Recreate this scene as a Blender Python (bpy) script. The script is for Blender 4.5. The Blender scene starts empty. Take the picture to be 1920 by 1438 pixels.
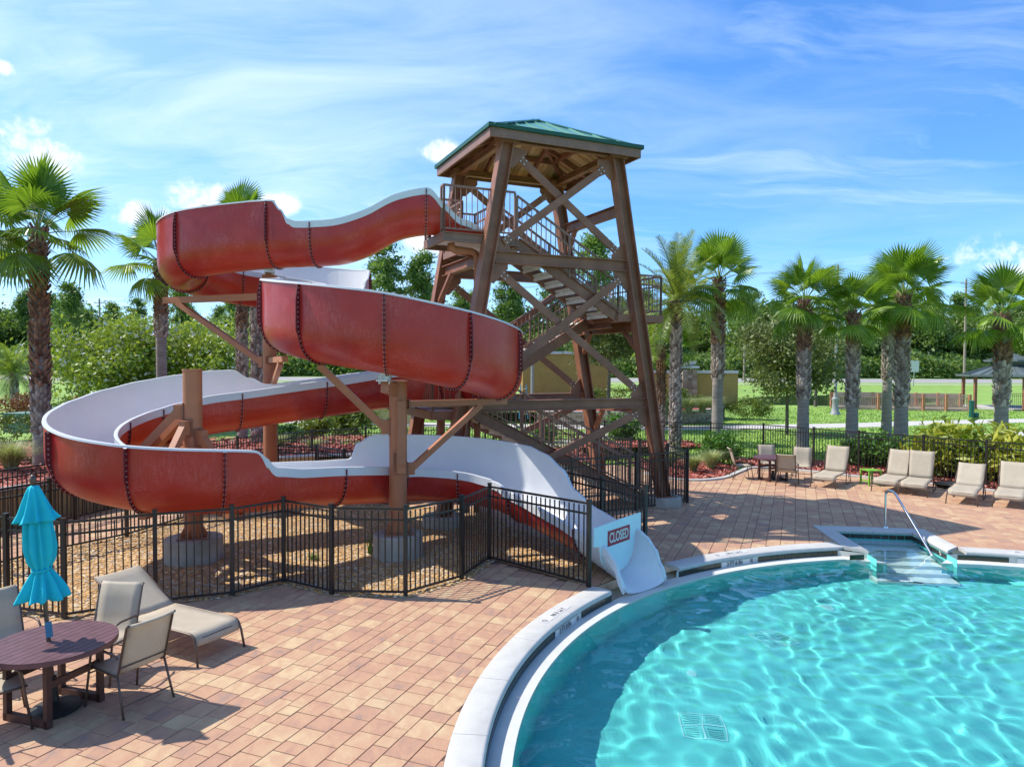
import bpy, math, random
import numpy as np
from mathutils import Vector, Matrix, Euler
R = math.radians
rng = random.Random(7)
nr = np.random.RandomState(7)
scene = bpy.context.scene
col = scene.collection

# ------------------------------------------------------------------ camera
F_PX, CAM_H = 1333.0, 3.6
th = math.atan((719 - 682) / F_PX); roll = R(0.2)
X0 = Vector((1, 0, 0)); U0 = Vector((0, math.sin(th), math.cos(th))); FW = Vector((0, math.cos(th), -math.sin(th)))
cr = X0 * math.cos(roll) + U0 * math.sin(roll); cu = -X0 * math.sin(roll) + U0 * math.cos(roll)
cam_d = bpy.data.cameras.new('camera'); cam = bpy.data.objects.new('camera', cam_d); col.objects.link(cam)
m = Matrix.Identity(4)
for i in range(3):
    m[i][0] = cr[i]; m[i][1] = cu[i]; m[i][2] = -FW[i]
m[0][3], m[1][3], m[2][3] = 0, 0, CAM_H
cam.matrix_world = m
cam_d.sensor_width = 36; cam_d.lens = 36 * F_PX / 1920
cam_d.clip_start = 0.1; cam_d.clip_end = 3000
scene.camera = cam

# ------------------------------------------------------------------ sun, sky
SUN_EL, SUN_AZ = R(50), math.atan2(-0.97, 0.25)      # azimuth of the sun measured from +Y towards +X
sd = bpy.data.lights.new('sun', 'SUN'); sun = bpy.data.objects.new('sun', sd); col.objects.link(sun)
sd.energy = 4.0; sd.angle = R(0.53); sd.color = (1.0, 0.95, 0.86)
to_sun = Vector((math.sin(SUN_AZ) * math.cos(SUN_EL), math.cos(SUN_AZ) * math.cos(SUN_EL), math.sin(SUN_EL)))
sun.rotation_euler = to_sun.to_track_quat('Z', 'Y').to_euler()
sun.location = (-20, 10, 30)
sd.cycles.is_caustics_light = True

world = bpy.data.worlds.new('World'); scene.world = world; world.use_nodes = True
scene.view_settings.view_transform = 'Standard'; scene.view_settings.look = 'None'
scene.view_settings.exposure = 0.62; scene.view_settings.gamma = 1; scene.view_settings.use_curve_mapping = False
scene.cycles.use_denoising = True
scene.cycles.max_bounces = 8; scene.cycles.transparent_max_bounces = 12
scene.cycles.caustics_reflective = False; scene.cycles.caustics_refractive = True
scene.cycles.sample_clamp_indirect = 8


def at(px, py, z=0.0):
    x = (px - 960) / F_PX; y = (719 - py) / F_PX
    r = cr * x + cu * y + FW
    t = (z - CAM_H) / r.z
    return Vector((0, 0, CAM_H)) + r * t


def atd(px, py, d):
    x = (px - 960) / F_PX; y = (719 - py) / F_PX
    r = cr * x + cu * y + FW
    return Vector((0, 0, CAM_H)) + r * (d / r.y)


# ------------------------------------------------------------------ node helpers
class NT:
    def __init__(self, tree):
        self.t = tree; self.n = tree.nodes; self.l = tree.links
    def new(self, typ, **kw):
        nd = self.n.new(typ)
        for k, v in kw.items(): setattr(nd, k, v)
        return nd
    def put(self, sock, v):
        if v is None: return
        if hasattr(v, 'is_output'): self.l.new(v, sock)
        else: sock.default_value = v
    def math(self, op, a, b=None, c=None, clamp=False):
        nd = self.new('ShaderNodeMath', operation=op, use_clamp=clamp)
        self.put(nd.inputs[0], a); self.put(nd.inputs[1], b); self.put(nd.inputs[2], c)
        return nd.outputs[0]
    def vmath(self, op, a, b=None, out=0):
        nd = self.new('ShaderNodeVectorMath', operation=op)
        self.put(nd.inputs[0], a); self.put(nd.inputs[1], b)
        return nd.outputs[out]
    def ramp(self, fac, stops, interp='LINEAR'):
        nd = self.new('ShaderNodeValToRGB'); cr_ = nd.color_ramp; cr_.interpolation = interp
        while len(cr_.elements) < len(stops): cr_.elements.new(0.5)
        for e, (p, c) in zip(cr_.elements, stops):
            e.position = p; e.color = (c[0], c[1], c[2], 1) if hasattr(c, '__len__') else (c, c, c, 1)
        self.put(nd.inputs[0], fac)
        return nd.outputs[0]
    def mix(self, fac, a, b, mode='MIX'):
        nd = self.new('ShaderNodeMix', data_type='RGBA', blend_type=mode)
        self.put(nd.inputs[0], fac)
        self.put(nd.inputs[6], a if hasattr(a, 'is_output') else (*a[:3], 1))
        self.put(nd.inputs[7], b if hasattr(b, 'is_output') else (*b[:3], 1))
        return nd.outputs[2]
    def noise(self, vec=None, scale=5, detail=4, rough=0.55, dist=0.0, out=0):
        nd = self.new('ShaderNodeTexNoise')
        if vec is not None: self.put(nd.inputs['Vector'], vec)
        nd.inputs['Scale'].default_value = scale; nd.inputs['Detail'].default_value = detail
        nd.inputs['Roughness'].default_value = rough; nd.inputs['Distortion'].default_value = dist
        return nd.outputs[out]
    def mapping(self, vec, scale=(1, 1, 1), rot=(0, 0, 0), loc=(0, 0, 0)):
        nd = self.new('ShaderNodeMapping'); self.put(nd.inputs[0], vec)
        nd.inputs[1].default_value = loc; nd.inputs[2].default_value = rot; nd.inputs[3].default_value = scale
        return nd.outputs[0]


def material(name):
    mt = bpy.data.materials.new(name); mt.use_nodes = True
    t = NT(mt.node_tree); bs = t.n['Principled BSDF']
    return mt, t, bs


def coords(t, kind='Object'):
    return t.new('ShaderNodeTexCoord').outputs[kind]


def wpos(t):
    return t.new('ShaderNodeNewGeometry').outputs['Position']


def bump(t, bs, h, strength=0.3, dist=0.02):
    nd = t.new('ShaderNodeBump'); nd.inputs['Strength'].default_value = strength; nd.inputs['Distance'].default_value = dist
    t.put(nd.inputs['Height'], h); t.l.new(nd.outputs[0], bs.inputs['Normal'])


def simple(name, c, rough=0.6, var=0.15, scale=6, metal=0.0, bmp=0.0, spec=None, dirt=None):
    mt, t, bs = material(name)
    p = wpos(t)
    n = t.noise(p, scale, 5)
    lo = [max(0, x * (1 - var)) for x in c]; hi = [min(1, x * (1 + var)) for x in c]
    cc = t.ramp(n, [(0.3, lo), (0.7, hi)])
    if dirt:
        n2 = t.noise(p, scale * 0.35, 6, 0.7)
        cc = t.mix(t.ramp(n2, [(0.52, 0), (0.75, 0.7)]), cc, dirt)
    t.l.new(cc, bs.inputs['Base Color'])
    bs.inputs['Roughness'].default_value = rough; bs.inputs['Metallic'].default_value = metal
    if spec is not None: bs.inputs['Specular IOR Level'].default_value = spec
    if bmp: bump(t, bs, t.noise(p, scale * 12, 3), bmp, 0.01)
    return mt


def leafmat(name, c1, c2, trans=0.35, rough=0.5, scale=1.2):
    mt, t, bs = material(name)
    p = wpos(t)
    oi = t.new('ShaderNodeObjectInfo').outputs['Random']
    geo_r = t.new('ShaderNodeNewGeometry').outputs['Random Per Island']
    n = t.noise(p, scale, 2)
    f = t.math('ADD', t.math('MULTIPLY', n, 0.5), t.math('ADD', t.math('MULTIPLY', oi, 0.25), t.math('MULTIPLY', geo_r, 0.35)))
    cc = t.ramp(f, [(0.25, c1), (0.85, c2)])
    t.l.new(cc, bs.inputs['Base Color']); bs.inputs['Roughness'].default_value = rough
    tr = t.new('ShaderNodeBsdfTranslucent')
    t.l.new(t.mix(1.0, cc, (1.0, 1.0, 0.55), 'MULTIPLY'), tr.inputs[0])
    mx = t.new('ShaderNodeMixShader'); mx.inputs[0].default_value = trans
    t.l.new(bs.outputs[0], mx.inputs[1]); t.l.new(tr.outputs[0], mx.inputs[2])
    t.l.new(mx.outputs[0], t.n['Material Output'].inputs[0])
    return mt


# ------------------------------------------------------------------ world nodes
def build_world():
    t = NT(world.node_tree); t.n.clear()
    out = t.new('ShaderNodeOutputWorld'); bg = t.new('ShaderNodeBackground')
    sky = t.new('ShaderNodeTexSky', sky_type='NISHITA'); sky.sun_disc = False
    sky.sun_elevation = SUN_EL; sky.sun_rotation = SUN_AZ; sky.air_density = 1.0; sky.dust_density = 0.0; sky.ozone_density = 3.0
    d = coords(t, 'Generated')
    sep = t.new('ShaderNodeSeparateXYZ'); t.l.new(d, sep.inputs[0])
    z = t.math('MAXIMUM', sep.outputs[2], 0.03)
    cmb = t.new('ShaderNodeCombineXYZ')
    zz = t.math('ADD', z, 0.12)
    t.put(cmb.inputs[0], t.math('DIVIDE', sep.outputs[0], zz)); t.put(cmb.inputs[1], t.math('DIVIDE', sep.outputs[1], zz))
    p = cmb.outputs[0]
    warp = t.vmath('ADD', p, t.vmath('SCALE', t.noise(p, 0.7, 3, out=1), None))
    warp.node.inputs[1].links[0].from_node.inputs['Scale'].default_value = 0.9
    pm = t.mapping(warp, scale=(0.75, 1.5, 1), rot=(0, 0, R(-24)))
    c1 = t.noise(pm, 0.9, 8, 0.6, 0.5)
    c2 = t.noise(t.mapping(warp, scale=(1.0, 3.4, 1), rot=(0, 0, R(-30)), loc=(3.1, 1.7, 0)), 1.1, 9, 0.62, 0.4)
    cir = t.ramp(c1, [(0.44, 0.0), (0.80, 0.85)])
    st = t.ramp(c2, [(0.50, 0.0), (0.82, 0.75)])
    az = t.math('DIVIDE', sep.outputs[0], t.math('MAXIMUM', sep.outputs[1], 0.05))        # tan azimuth
    left = t.ramp(t.math('ADD', t.math('MULTIPLY', az, -0.62), 0.42), [(0.0, 0.25), (0.62, 1.0)])
    cirrus = t.math('MAXIMUM', t.math('MULTIPLY', cir, left), t.math('MULTIPLY', st, 0.75))
    thin = t.math('MULTIPLY', t.ramp(t.math('ADD', t.math('MULTIPLY', az, -0.9), 0.12), [(0.0, 0), (0.65, 0.42)]), t.ramp(t.noise(pm, 0.5, 4), [(0.25, 0.35), (0.7, 1)]))
    cirrus = t.math('ADD', cirrus, thin, clamp=True)
    nz = t.noise(d, 30, 8, 0.66); nz2 = t.noise(d, 13, 5, 0.6)
    puffs = [(40, 280, 0.078, 0.055), (385, 372, 0.055, 0.032), (262, 402, 0.045, 0.022), (524, 382, 0.034, 0.020),
             (822, 284, 0.036, 0.024), (1858, 474, 0.05, 0.028), (800, 452, 0.04, 0.025), (2250, 430, 0.1, 0.04), (-420, 420, 0.12, 0.05), (5, 128, 0.018, 0.010), (1960, 500, 0.05, 0.022)]
    acc = None
    for (px, py, rx, ry) in puffs:
        x = (px - 960) / F_PX; y = (719 - py) / F_PX
        r = (cr * x + cu * y + FW).normalized()
        e1 = Vector((r.y, -r.x, 0)).normalized(); e2 = e1.cross(r)
        dx = t.vmath('DOT_PRODUCT', d, tuple(e1), out=1); dy = t.vmath('DOT_PRODUCT', d, tuple(e2), out=1)
        fr = t.math('GREATER_THAN', t.vmath('DOT_PRODUCT', d, tuple(r), out=1), 0.5)
        q = t.math('SQRT', t.math('ADD', t.math('POWER', t.math('DIVIDE', dx, rx), 2), t.math('POWER', t.math('DIVIDE', dy, ry), 2)))
        v = t.math('MULTIPLY', t.math('SUBTRACT', 1.0, q), fr)
        acc = v if acc is None else t.math('MAXIMUM', acc, v)
    v = t.math('ADD', acc, t.math('ADD', t.math('MULTIPLY', t.math('SUBTRACT', nz, 0.5), 3.0), t.math('MULTIPLY', t.math('SUBTRACT', nz2, 0.5), 3.2)))
    cum = t.math('MULTIPLY', t.ramp(v, [(0.05, 0), (1.0, 1.0)], 'EASE'), t.ramp(acc, [(0.0, 0), (0.45, 1)], 'EASE'))
    hs = t.new('ShaderNodeHueSaturation'); t.l.new(sky.outputs[0], hs.inputs['Color'])
    hs.inputs['Saturation'].default_value = 1.12; hs.inputs['Value'].default_value = 1.0; hs.inputs['Hue'].default_value = 0.497
    low = t.ramp(sep.outputs[2], [(0.0, (0.46, 0.68, 1.0)), (0.16, (0.52, 0.74, 1.0)), (0.5, (0.62, 0.84, 1.12))])
    blue = t.mix(1.0, hs.outputs[0], low, 'MULTIPLY')
    c = t.mix(t.math('MULTIPLY', cirrus, 0.8), blue, (4.6, 5.5, 6.4))
    c = t.mix(t.math('MULTIPLY', cum, 0.88), c, (5.4, 5.7, 6.1))
    t.l.new(c, bg.inputs[0]); bg.inputs[1].default_value = 0.15
    t.l.new(bg.outputs[0], out.inputs[0])
build_world()


# ------------------------------------------------------------------ mesh builder
class MB:
    def __init__(self): self.v = []; self.f = []; self.mi = []
    def add(self, vs, fs, mi=0):
        o = len(self.v); self.v += [tuple(x) for x in vs]
        self.f += [tuple(i + o for i in f) for f in fs]; self.mi += [mi] * len(fs)
        return self
    def box(self, c, s, rz=0.0, mi=0):
        hx, hy, hz = s[0] / 2, s[1] / 2, s[2] / 2; cz, sz = math.cos(rz), math.sin(rz)
        vs = []
        for x, y, z in ((-1, -1, -1), (1, -1, -1), (1, 1, -1), (-1, 1, -1), (-1, -1, 1), (1, -1, 1), (1, 1, 1), (-1, 1, 1)):
            a, b = x * hx, y * hy
            vs.append((c[0] + a * cz - b * sz, c[1] + a * sz + b * cz, c[2] + z * hz))
        return self.add(vs, [(0, 3, 2, 1), (4, 5, 6, 7), (0, 1, 5, 4), (1, 2, 6, 5), (2, 3, 7, 6), (3, 0, 4, 7)], mi)
    def frame(self, p, q, up=(0, 0, 1)):
        p, q = Vector(p), Vector(q); d = (q - p).normalized(); up = Vector(up)
        s = d.cross(up)
        if s.length < 1e-4: s = d.cross(Vector((1, 0, 0)))
        s.normalize(); n = s.cross(d).normalized()
        return p, q, d, s, n
    def extr(self, p, q, prof, up=(0, 0, 1), mi=0):
        p, q, d, s, n = self.frame(p, q, up); k = len(prof)
        vs = [p + s * a + n * b for a, b in prof] + [q + s * a + n * b for a, b in prof]
        fs = [(i, (i + 1) % k, k + (i + 1) % k, k + i) for i in range(k)] + [tuple(range(k - 1, -1, -1)), tuple(range(k, 2 * k))]
        return self.add(vs, fs, mi)
    def bar(self, p, q, w, h, up=(0, 0, 1), mi=0):
        return self.extr(p, q, [(-w / 2, -h / 2), (w / 2, -h / 2), (w / 2, h / 2), (-w / 2, h / 2)], up, mi)
    def ibeam(self, p, q, w, h, up=(0, 0, 1), tf=0.025, tw=0.02):
        a = w / 2; b = h / 2; c = tw / 2; e = b - tf
        p, q, d, s, n = self.frame(p, q, up)
        prof = [(-a, -b), (a, -b), (a, -e), (c, -e), (c, e), (a, e), (a, b), (-a, b), (-a, e), (-c, e), (-c, -e), (-a, -e)]
        k = 12
        vs = [p + s * x + n * y for x, y in prof] + [q + s * x + n * y for x, y in prof]
        fs = [(i, (i + 1) % k, k + (i + 1) % k, k + i) for i in range(k)]
        for o, fl in ((0, True), (k, False)):
            for qd in ((0, 1, 2, 11), (11, 2, 3, 10), (10, 3, 4, 9), (9, 4, 5, 8), (8, 5, 6, 7)):
                g = tuple(o + i for i in qd); fs.append(g[::-1] if fl else g)
        return self.add(vs, fs)
    def channel(self, p, q, w, h, up=(0, 0, 1), tf=0.02, side=1):
        a = w / 2; b = h / 2; c = -a + tf
        prof = [(-a, -b), (a, -b), (a, -b + tf), (c, -b + tf), (c, b - tf), (a, b - tf), (a, b), (-a, b)]
        if side < 0: prof = [(-x, y) for x, y in prof][::-1]
        return self.extr(p, q, prof, up)
    def tube(self, pts, r, n=8, cap=True, mi=0):
        pts = [Vector(p) for p in pts]; rs = r if hasattr(r, '__len__') else [r] * len(pts)
        prev = None; o = len(self.v)
        for i, p in enumerate(pts):
            d = (pts[min(i + 1, len(pts) - 1)] - pts[max(i - 1, 0)]).normalized()
            if prev is None:
                a = d.orthogonal().normalized()
            else:
                a = (prev - d * prev.dot(d))
                a = a.normalized() if a.length > 1e-6 else d.orthogonal().normalized()
            prev = a; b = d.cross(a)
            for k in range(n):
                g = 2 * math.pi * k / n
                self.v.append(tuple(p + (a * math.cos(g) + b * math.sin(g)) * rs[i]))
        for i in range(len(pts) - 1):
            for k in range(n):
                self.f.append((o + i * n + k, o + i * n + (k + 1) % n, o + (i + 1) * n + (k + 1) % n, o + (i + 1) * n + k)); self.mi.append(mi)
        if cap:
            self.f.append(tuple(o + k for k in range(n - 1, -1, -1))); self.mi.append(mi)
            e = o + (len(pts) - 1) * n
            self.f.append(tuple(e + k for k in range(n))); self.mi.append(mi)
        return self
    def cyl(self, c, r, h, n=20, r2=None, mi=0):
        return self.tube([(c[0], c[1], c[2]), (c[0], c[1], c[2] + h)], [r, r if r2 is None else r2], n, True, mi)
    def lathe(self, c, prof, n=20, mi=0, cap=True):
        o = len(self.v)
        for r, z in prof:
            for k in range(n):
                g = 2 * math.pi * k / n
                self.v.append((c[0] + r * math.cos(g), c[1] + r * math.sin(g), c[2] + z))
        for i in range(len(prof) - 1):
            for k in range(n):
                self.f.append((o + i * n + k, o + i * n + (k + 1) % n, o + (i + 1) * n + (k + 1) % n, o + (i + 1) * n + k)); self.mi.append(mi)
        if cap:
            self.f.append(tuple(o + k for k in range(n - 1, -1, -1))); self.mi.append(mi)
            e = o + (len(prof) - 1) * n
            self.f.append(tuple(e + k for k in range(n))); self.mi.append(mi)
        return self
    def prism(self, poly, z0, z1, mi=0):
        k = len(poly)
        vs = [(p[0], p[1], z0) for p in poly] + [(p[0], p[1], z1) for p in poly]
        fs = [(i, (i + 1) % k, k + (i + 1) % k, k + i) for i in range(k)] + [tuple(range(k - 1, -1, -1)), tuple(range(k, 2 * k))]
        return self.add(vs, fs, mi)
    def mesh(self, name, mats, smooth=False):
        me = bpy.data.meshes.new(name); me.from_pydata(self.v, [], self.f)
        for mt in (mats if isinstance(mats, (list, tuple)) else [mats]): me.materials.append(mt)
        if any(self.mi): me.polygons.foreach_set('material_index', self.mi)
        if smooth:
            me.polygons.foreach_set('use_smooth', [True] * len(me.polygons))
        me.update()
        return me
    def build(self, name, mats, parent=None, smooth=False, kind=None, label=None, sharp=None):
        me = self.mesh(name, mats, smooth)
        if smooth and sharp: me.set_sharp_from_angle(angle=R(sharp))
        return link(name, me, parent, kind, label)


def link(name, me, parent=None, kind=None, label=None, mat=None):
    o = bpy.data.objects.new(name, me); col.objects.link(o)
    if parent is not None:
        o.parent = parent
        if parent.type == 'EMPTY' or True:
            o.matrix_parent_inverse = Matrix.Identity(4)
    if mat is not None: o.matrix_basis = mat
    if kind: o['kind'] = kind
    if label: o['label'] = label
    return o


def tag(o, label, cat, group=None):
    o['label'] = label; o['category'] = cat
    if group: o['group'] = group
    return o


def thing(name, label, cat, loc=(0, 0, 0), rz=0.0, group=None, s=1.0):
    o = bpy.data.objects.new(name, None); col.objects.link(o)
    o.location = loc; o.rotation_euler = (0, 0, rz); o.scale = (s, s, s); o.empty_display_size = 0.3
    return tag(o, label, cat, group)


def dup(o, loc=None, rz=None, label=None, parent=None):
    c = o.copy(); col.objects.link(c)
    if parent is not None: c.parent = parent
    if loc is not None: c.location = loc
    if rz is not None: c.rotation_euler = (0, 0, rz)
    if label: c['label'] = label
    for ch in o.children: dup(ch, parent=c)
    return c


def np_mesh(name, V, Fq, mats, smooth=False, mi=None):
    """fast mesh from arrays; Fq (n,k) all k-gons"""
    me = bpy.data.meshes.new(name); n, k = Fq.shape
    me.vertices.add(len(V)); me.vertices.foreach_set('co', np.asarray(V, np.float32).ravel())
    me.loops.add(n * k); me.loops.foreach_set('vertex_index', Fq.astype(np.int32).ravel())
    me.polygons.add(n); me.polygons.foreach_set('loop_start', np.arange(0, n * k, k, dtype=np.int32))
    if smooth: me.polygons.foreach_set('use_smooth', np.ones(n, bool))
    for mt in (mats if isinstance(mats, (list, tuple)) else [mats]): me.materials.append(mt)
    if mi is not None: me.polygons.foreach_set('material_index', np.asarray(mi, np.int32))
    me.update(calc_edges=True)
    return me


def buildw(mb, name, mats, parent, smooth=False, kind=None, label=None, sharp=None):
    """mesh given in world coordinates, linked under a thing (unrotated) or one of its parts"""
    r = parent
    off = Vector((0, 0, 0))
    while r is not None:
        off += r.location; r = r.parent
    mb.v = [(a[0] - off.x, a[1] - off.y, a[2] - off.z) for a in mb.v]
    return mb.build(name, mats, parent, smooth, kind, label, sharp)


# ------------------------------------------------------------------ materials
def paver_mat(name, part):
    mt, t, bs = material(name)
    p = wpos(t)
    if part: rnd = t.new('ShaderNodeObjectInfo').outputs['Random']
    else:
        a = t.new('ShaderNodeAttribute'); a.attribute_name = 'tone'; rnd = a.outputs['Fac']
    flash = t.noise(t.mapping(p, rot=(0, 0, R(21.8)), scale=(1, 0.55, 1)), 6.0, 4, 0.6, 0.6)
    f = t.math('ADD', t.math('MULTIPLY', rnd, 0.40), t.math('ADD', 0.06, t.math('MULTIPLY', flash, 0.92)))
    base = t.ramp(f, [(0.36, (0.275, 0.195, 0.160)), (0.50, (0.41, 0.225, 0.145)), (0.66, (0.475, 0.265, 0.155)), (0.84, (0.515, 0.325, 0.185)), (1.0, (0.58, 0.415, 0.23))])
    g = t.noise(p, 70, 4, 0.7)
    c = t.mix(t.ramp(g, [(0.3, 0.28), (0.7, 0)]), base, (0.28, 0.17, 0.13))
    st = t.noise(p, 1.1, 6, 0.65)
    c = t.mix(t.ramp(st, [(0.55, 0), (0.72, 0.32)]), c, (0.34, 0.20, 0.145))
    t.l.new(c, bs.inputs['Base Color']); bs.inputs['Roughness'].default_value = 0.85
    bump(t, bs, g, 0.35, 0.004)
    return mt


def slide_red():
    mt, t, bs = material('slide_red_fibreglass')
    p = wpos(t)
    n = t.noise(p, 2.2, 6, 0.6)
    c = t.ramp(n, [(0.3, (0.33, 0.008, 0.014)), (0.7, (0.43, 0.014, 0.016))])
    weave = t.noise(t.mapping(p, scale=(14, 14, 90)), 1.0, 3, 0.6)
    weave2 = t.noise(t.mapping(p, scale=(60, 60, 6)), 1.0, 4, 0.65)
    big = t.noise(p, 1.3, 5, 0.6)
    chalk = t.math('MULTIPLY', t.ramp(t.math('ADD', t.math('MULTIPLY', weave, 0.45), t.math('MULTIPLY', weave2, 0.62)), [(0.46, 0), (0.76, 0.62)]), t.ramp(big, [(0.42, 0.05), (0.62, 1.0)]))
    c = t.mix(chalk, c, (0.60, 0.21, 0.20))
    streak = t.noise(t.mapping(p, scale=(22, 22, 0.9)), 1.0, 5, 0.7)
    c = t.mix(t.ramp(streak, [(0.68, 0), (0.86, 0.30)]), c, (0.62, 0.26, 0.25))
    t.l.new(c, bs.inputs['Base Color']); bs.inputs['Roughness'].default_value = 0.36
    bs.inputs['Specular IOR Level'].default_value = 0.45; bs.inputs['Coat Weight'].default_value = 0.25; bs.inputs['Coat Roughness'].default_value = 0.22
    bump(t, bs, t.math('ADD', weave, weave2), 0.12, 0.004)
    tr = t.new('ShaderNodeBsdfTranslucent'); tr.inputs[0].default_value = (1.0, 0.20, 0.02, 1)
    mx = t.new('ShaderNodeMixShader'); mx.inputs[0].default_value = 0.17
    t.l.new(bs.outputs[0], mx.inputs[1]); t.l.new(tr.outputs[0], mx.inputs[2]); t.l.new(mx.outputs[0], t.n['Material Output'].inputs[0])
    return mt


def slide_white():
    mt, t, bs = material('slide_white_gelcoat')
    p = wpos(t)
    n = t.noise(p, 1.5, 5)
    c = t.ramp(n, [(0.35, (0.74, 0.76, 0.78)), (0.7, (0.80, 0.82, 0.83))])
    st = t.noise(t.mapping(p, scale=(12, 12, 1.2)), 1.0, 5, 0.7)
    c = t.mix(t.ramp(st, [(0.6, 0), (0.85, 0.25)]), c, (0.55, 0.53, 0.48))
    t.l.new(c, bs.inputs['Base Color']); bs.inputs['Roughness'].default_value = 0.3
    tr = t.new('ShaderNodeBsdfTranslucent'); tr.inputs[0].default_value = (0.85, 0.80, 0.74, 1)
    mx = t.new('ShaderNodeMixShader'); mx.inputs[0].default_value = 0.16
    t.l.new(bs.outputs[0], mx.inputs[1]); t.l.new(tr.outputs[0], mx.inputs[2]); t.l.new(mx.outputs[0], t.n['Material Output'].inputs[0])
    return mt


def pool_plaster():
    mt, t, bs = material('pool_plaster')
    p = wpos(t)
    n = t.noise(p, 1.6, 6, 0.6)
    c = t.ramp(n, [(0.3, (0.115, 0.61, 0.575)), (0.7, (0.16, 0.68, 0.64))])
    n2 = t.noise(p, 0.55, 5, 0.65)
    c = t.mix(t.ramp(n2, [(0.56, 0), (0.76, 0.35)]), c, (0.09, 0.50, 0.41))
    t.l.new(c, bs.inputs['Base Color']); bs.inputs['Roughness'].default_value = 0.8
    return mt


def water_mat():
    mt, t, bs = material('pool_water_clear')
    bs.inputs['Base Color'].default_value = (0.72, 0.985, 0.985, 1)
    bs.inputs['Roughness'].default_value = 0.0; bs.inputs['IOR'].default_value = 1.33
    bs.inputs['Transmission Weight'].default_value = 1.0
    return mt


def trunk_mat(name, c1, c2, ring=9.0):
    mt, t, bs = material(name)
    p = coords(t)
    n = t.noise(t.mapping(p, scale=(1, 1, ring)), 2.2, 5, 0.6)
    n2 = t.noise(p, 9, 4)
    c = t.mix(t.math('MULTIPLY', n2, 0.5), t.ramp(n, [(0.3, c1), (0.7, c2)]), tuple(x * 0.6 for x in c1))
    t.l.new(c, bs.inputs['Base Color']); bs.inputs['Roughness'].default_value = 0.9
    bump(t, bs, n, 0.6, 0.02)
    return mt


def boot_mat(name, c1, c2):
    mt, t, bs = material(name)
    r_ = t.new('ShaderNodeNewGeometry').outputs['Random Per Island']
    p = coords(t)
    f = t.math('ADD', t.math('MULTIPLY', r_, 0.6), t.math('MULTIPLY', t.noise(p, 7, 3), 0.5))
    t.l.new(t.ramp(f, [(0.2, c1), (0.85, c2)]), bs.inputs['Base Color']); bs.inputs['Roughness'].default_value = 0.9
    return mt


def island_mat(name, stops, rough=0.8):
    mt, t, bs = material(name)
    r_ = t.new('ShaderNodeNewGeometry').outputs['Random Per Island']
    t.l.new(t.ramp(r_, stops), bs.inputs['Base Color']); bs.inputs['Roughness'].default_value = rough
    return mt


def sling_mat():
    mt, t, bs = material('beige_sling_mesh')
    p = coords(t)
    w = t.new('ShaderNodeTexWave', wave_type='BANDS', bands_direction='X'); t.put(w.inputs[0], p); w.inputs['Scale'].default_value = 60
    w2 = t.new('ShaderNodeTexWave', wave_type='BANDS', bands_direction='Y'); t.put(w2.inputs[0], p); w2.inputs['Scale'].default_value = 60
    n = t.noise(wpos(t), 5, 5, 0.6)
    c = t.ramp(n, [(0.3, (0.52, 0.44, 0.33)), (0.7, (0.60, 0.52, 0.40))])
    c = t.mix(t.math('MULTIPLY', t.math('MULTIPLY', w.outputs['Fac'], w2.outputs['Fac']), 0.35), c, (0.26, 0.21, 0.15))
    t.l.new(c, bs.inputs['Base Color']); bs.inputs['Roughness'].default_value = 0.8
    tr = t.new('ShaderNodeBsdfTranslucent'); tr.inputs[0].default_value = (0.5, 0.40, 0.28, 1)
    mx = t.new('ShaderNodeMixShader'); mx.inputs[0].default_value = 0.18
    t.l.new(bs.outputs[0], mx.inputs[1]); t.l.new(tr.outputs[0], mx.inputs[2])
    tp = t.new('ShaderNodeBsdfTransparent')
    m2 = t.new('ShaderNodeMixShader'); m2.inputs[0].default_value = 0.12
    t.l.new(mx.outputs[0], m2.inputs[1]); t.l.new(tp.outputs[0], m2.inputs[2])
    t.l.new(m2.outputs[0], t.n['Material Output'].inputs[0])
    return mt


M = {}
M['paver'] = paver_mat('flashed_clay_paver', True)
M['pavers'] = paver_mat('flashed_clay_paver_field', False)
M['joint'] = simple('sand_joint', (0.22, 0.125, 0.085), 0.95, 0.3, 20)
M['red'] = slide_red()
M['flange'] = simple('slide_flange_dark_red', (0.13, 0.006, 0.012), 0.5, 0.3, 8)
M['white'] = slide_white()
M['bolt'] = simple('galvanised_bolt', (0.62, 0.60, 0.58), 0.45, 0.1, 20, 0.6)
M['steel'] = simple('brown_painted_steel', (0.27, 0.112, 0.064), 0.5, 0.22, 2.5, 0, 0.05, 0.4, (0.20, 0.075, 0.04))
M['tan_steel'] = simple('tan_painted_steel', (0.40, 0.150, 0.070), 0.5, 0.12, 2.0, 0, 0.04, 0.4, (0.2, 0.10, 0.06))
M['rail_steel'] = simple('brown_rail_paint', (0.25, 0.125, 0.085), 0.5, 0.15, 6)
M['fence'] = simple('bronze_black_fence_paint', (0.020, 0.016, 0.014), 0.42, 0.2, 4, 0, 0, 0.5)
M['concrete'] = simple('weathered_concrete', (0.36, 0.33, 0.28), 0.9, 0.2, 3, 0, 0.3, None, (0.17, 0.17, 0.12))
M['tread'] = simple('white_concrete_tread', (0.80, 0.78, 0.74), 0.85, 0.12, 8, 0, 0, None, (0.55, 0.53, 0.48))
M['coping'] = simple('white_cast_coping', (0.49, 0.475, 0.44), 0.75, 0.07, 5, 0, 0.15, None, (0.40, 0.385, 0.35))
M['ledge'] = simple('white_gutter_plaster', (0.55, 0.55, 0.50), 0.8, 0.06, 4, 0, 0, None, (0.50, 0.52, 0.46))
M['plaster'] = pool_plaster()
M['water'] = water_mat()
M['tile'] = island_mat('dark_green_waterline_tile', [(0.1, (0.016, 0.020, 0.013)), (0.5, (0.035, 0.034, 0.02)), (0.9, (0.02, 0.034, 0.024))], 0.15)
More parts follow.
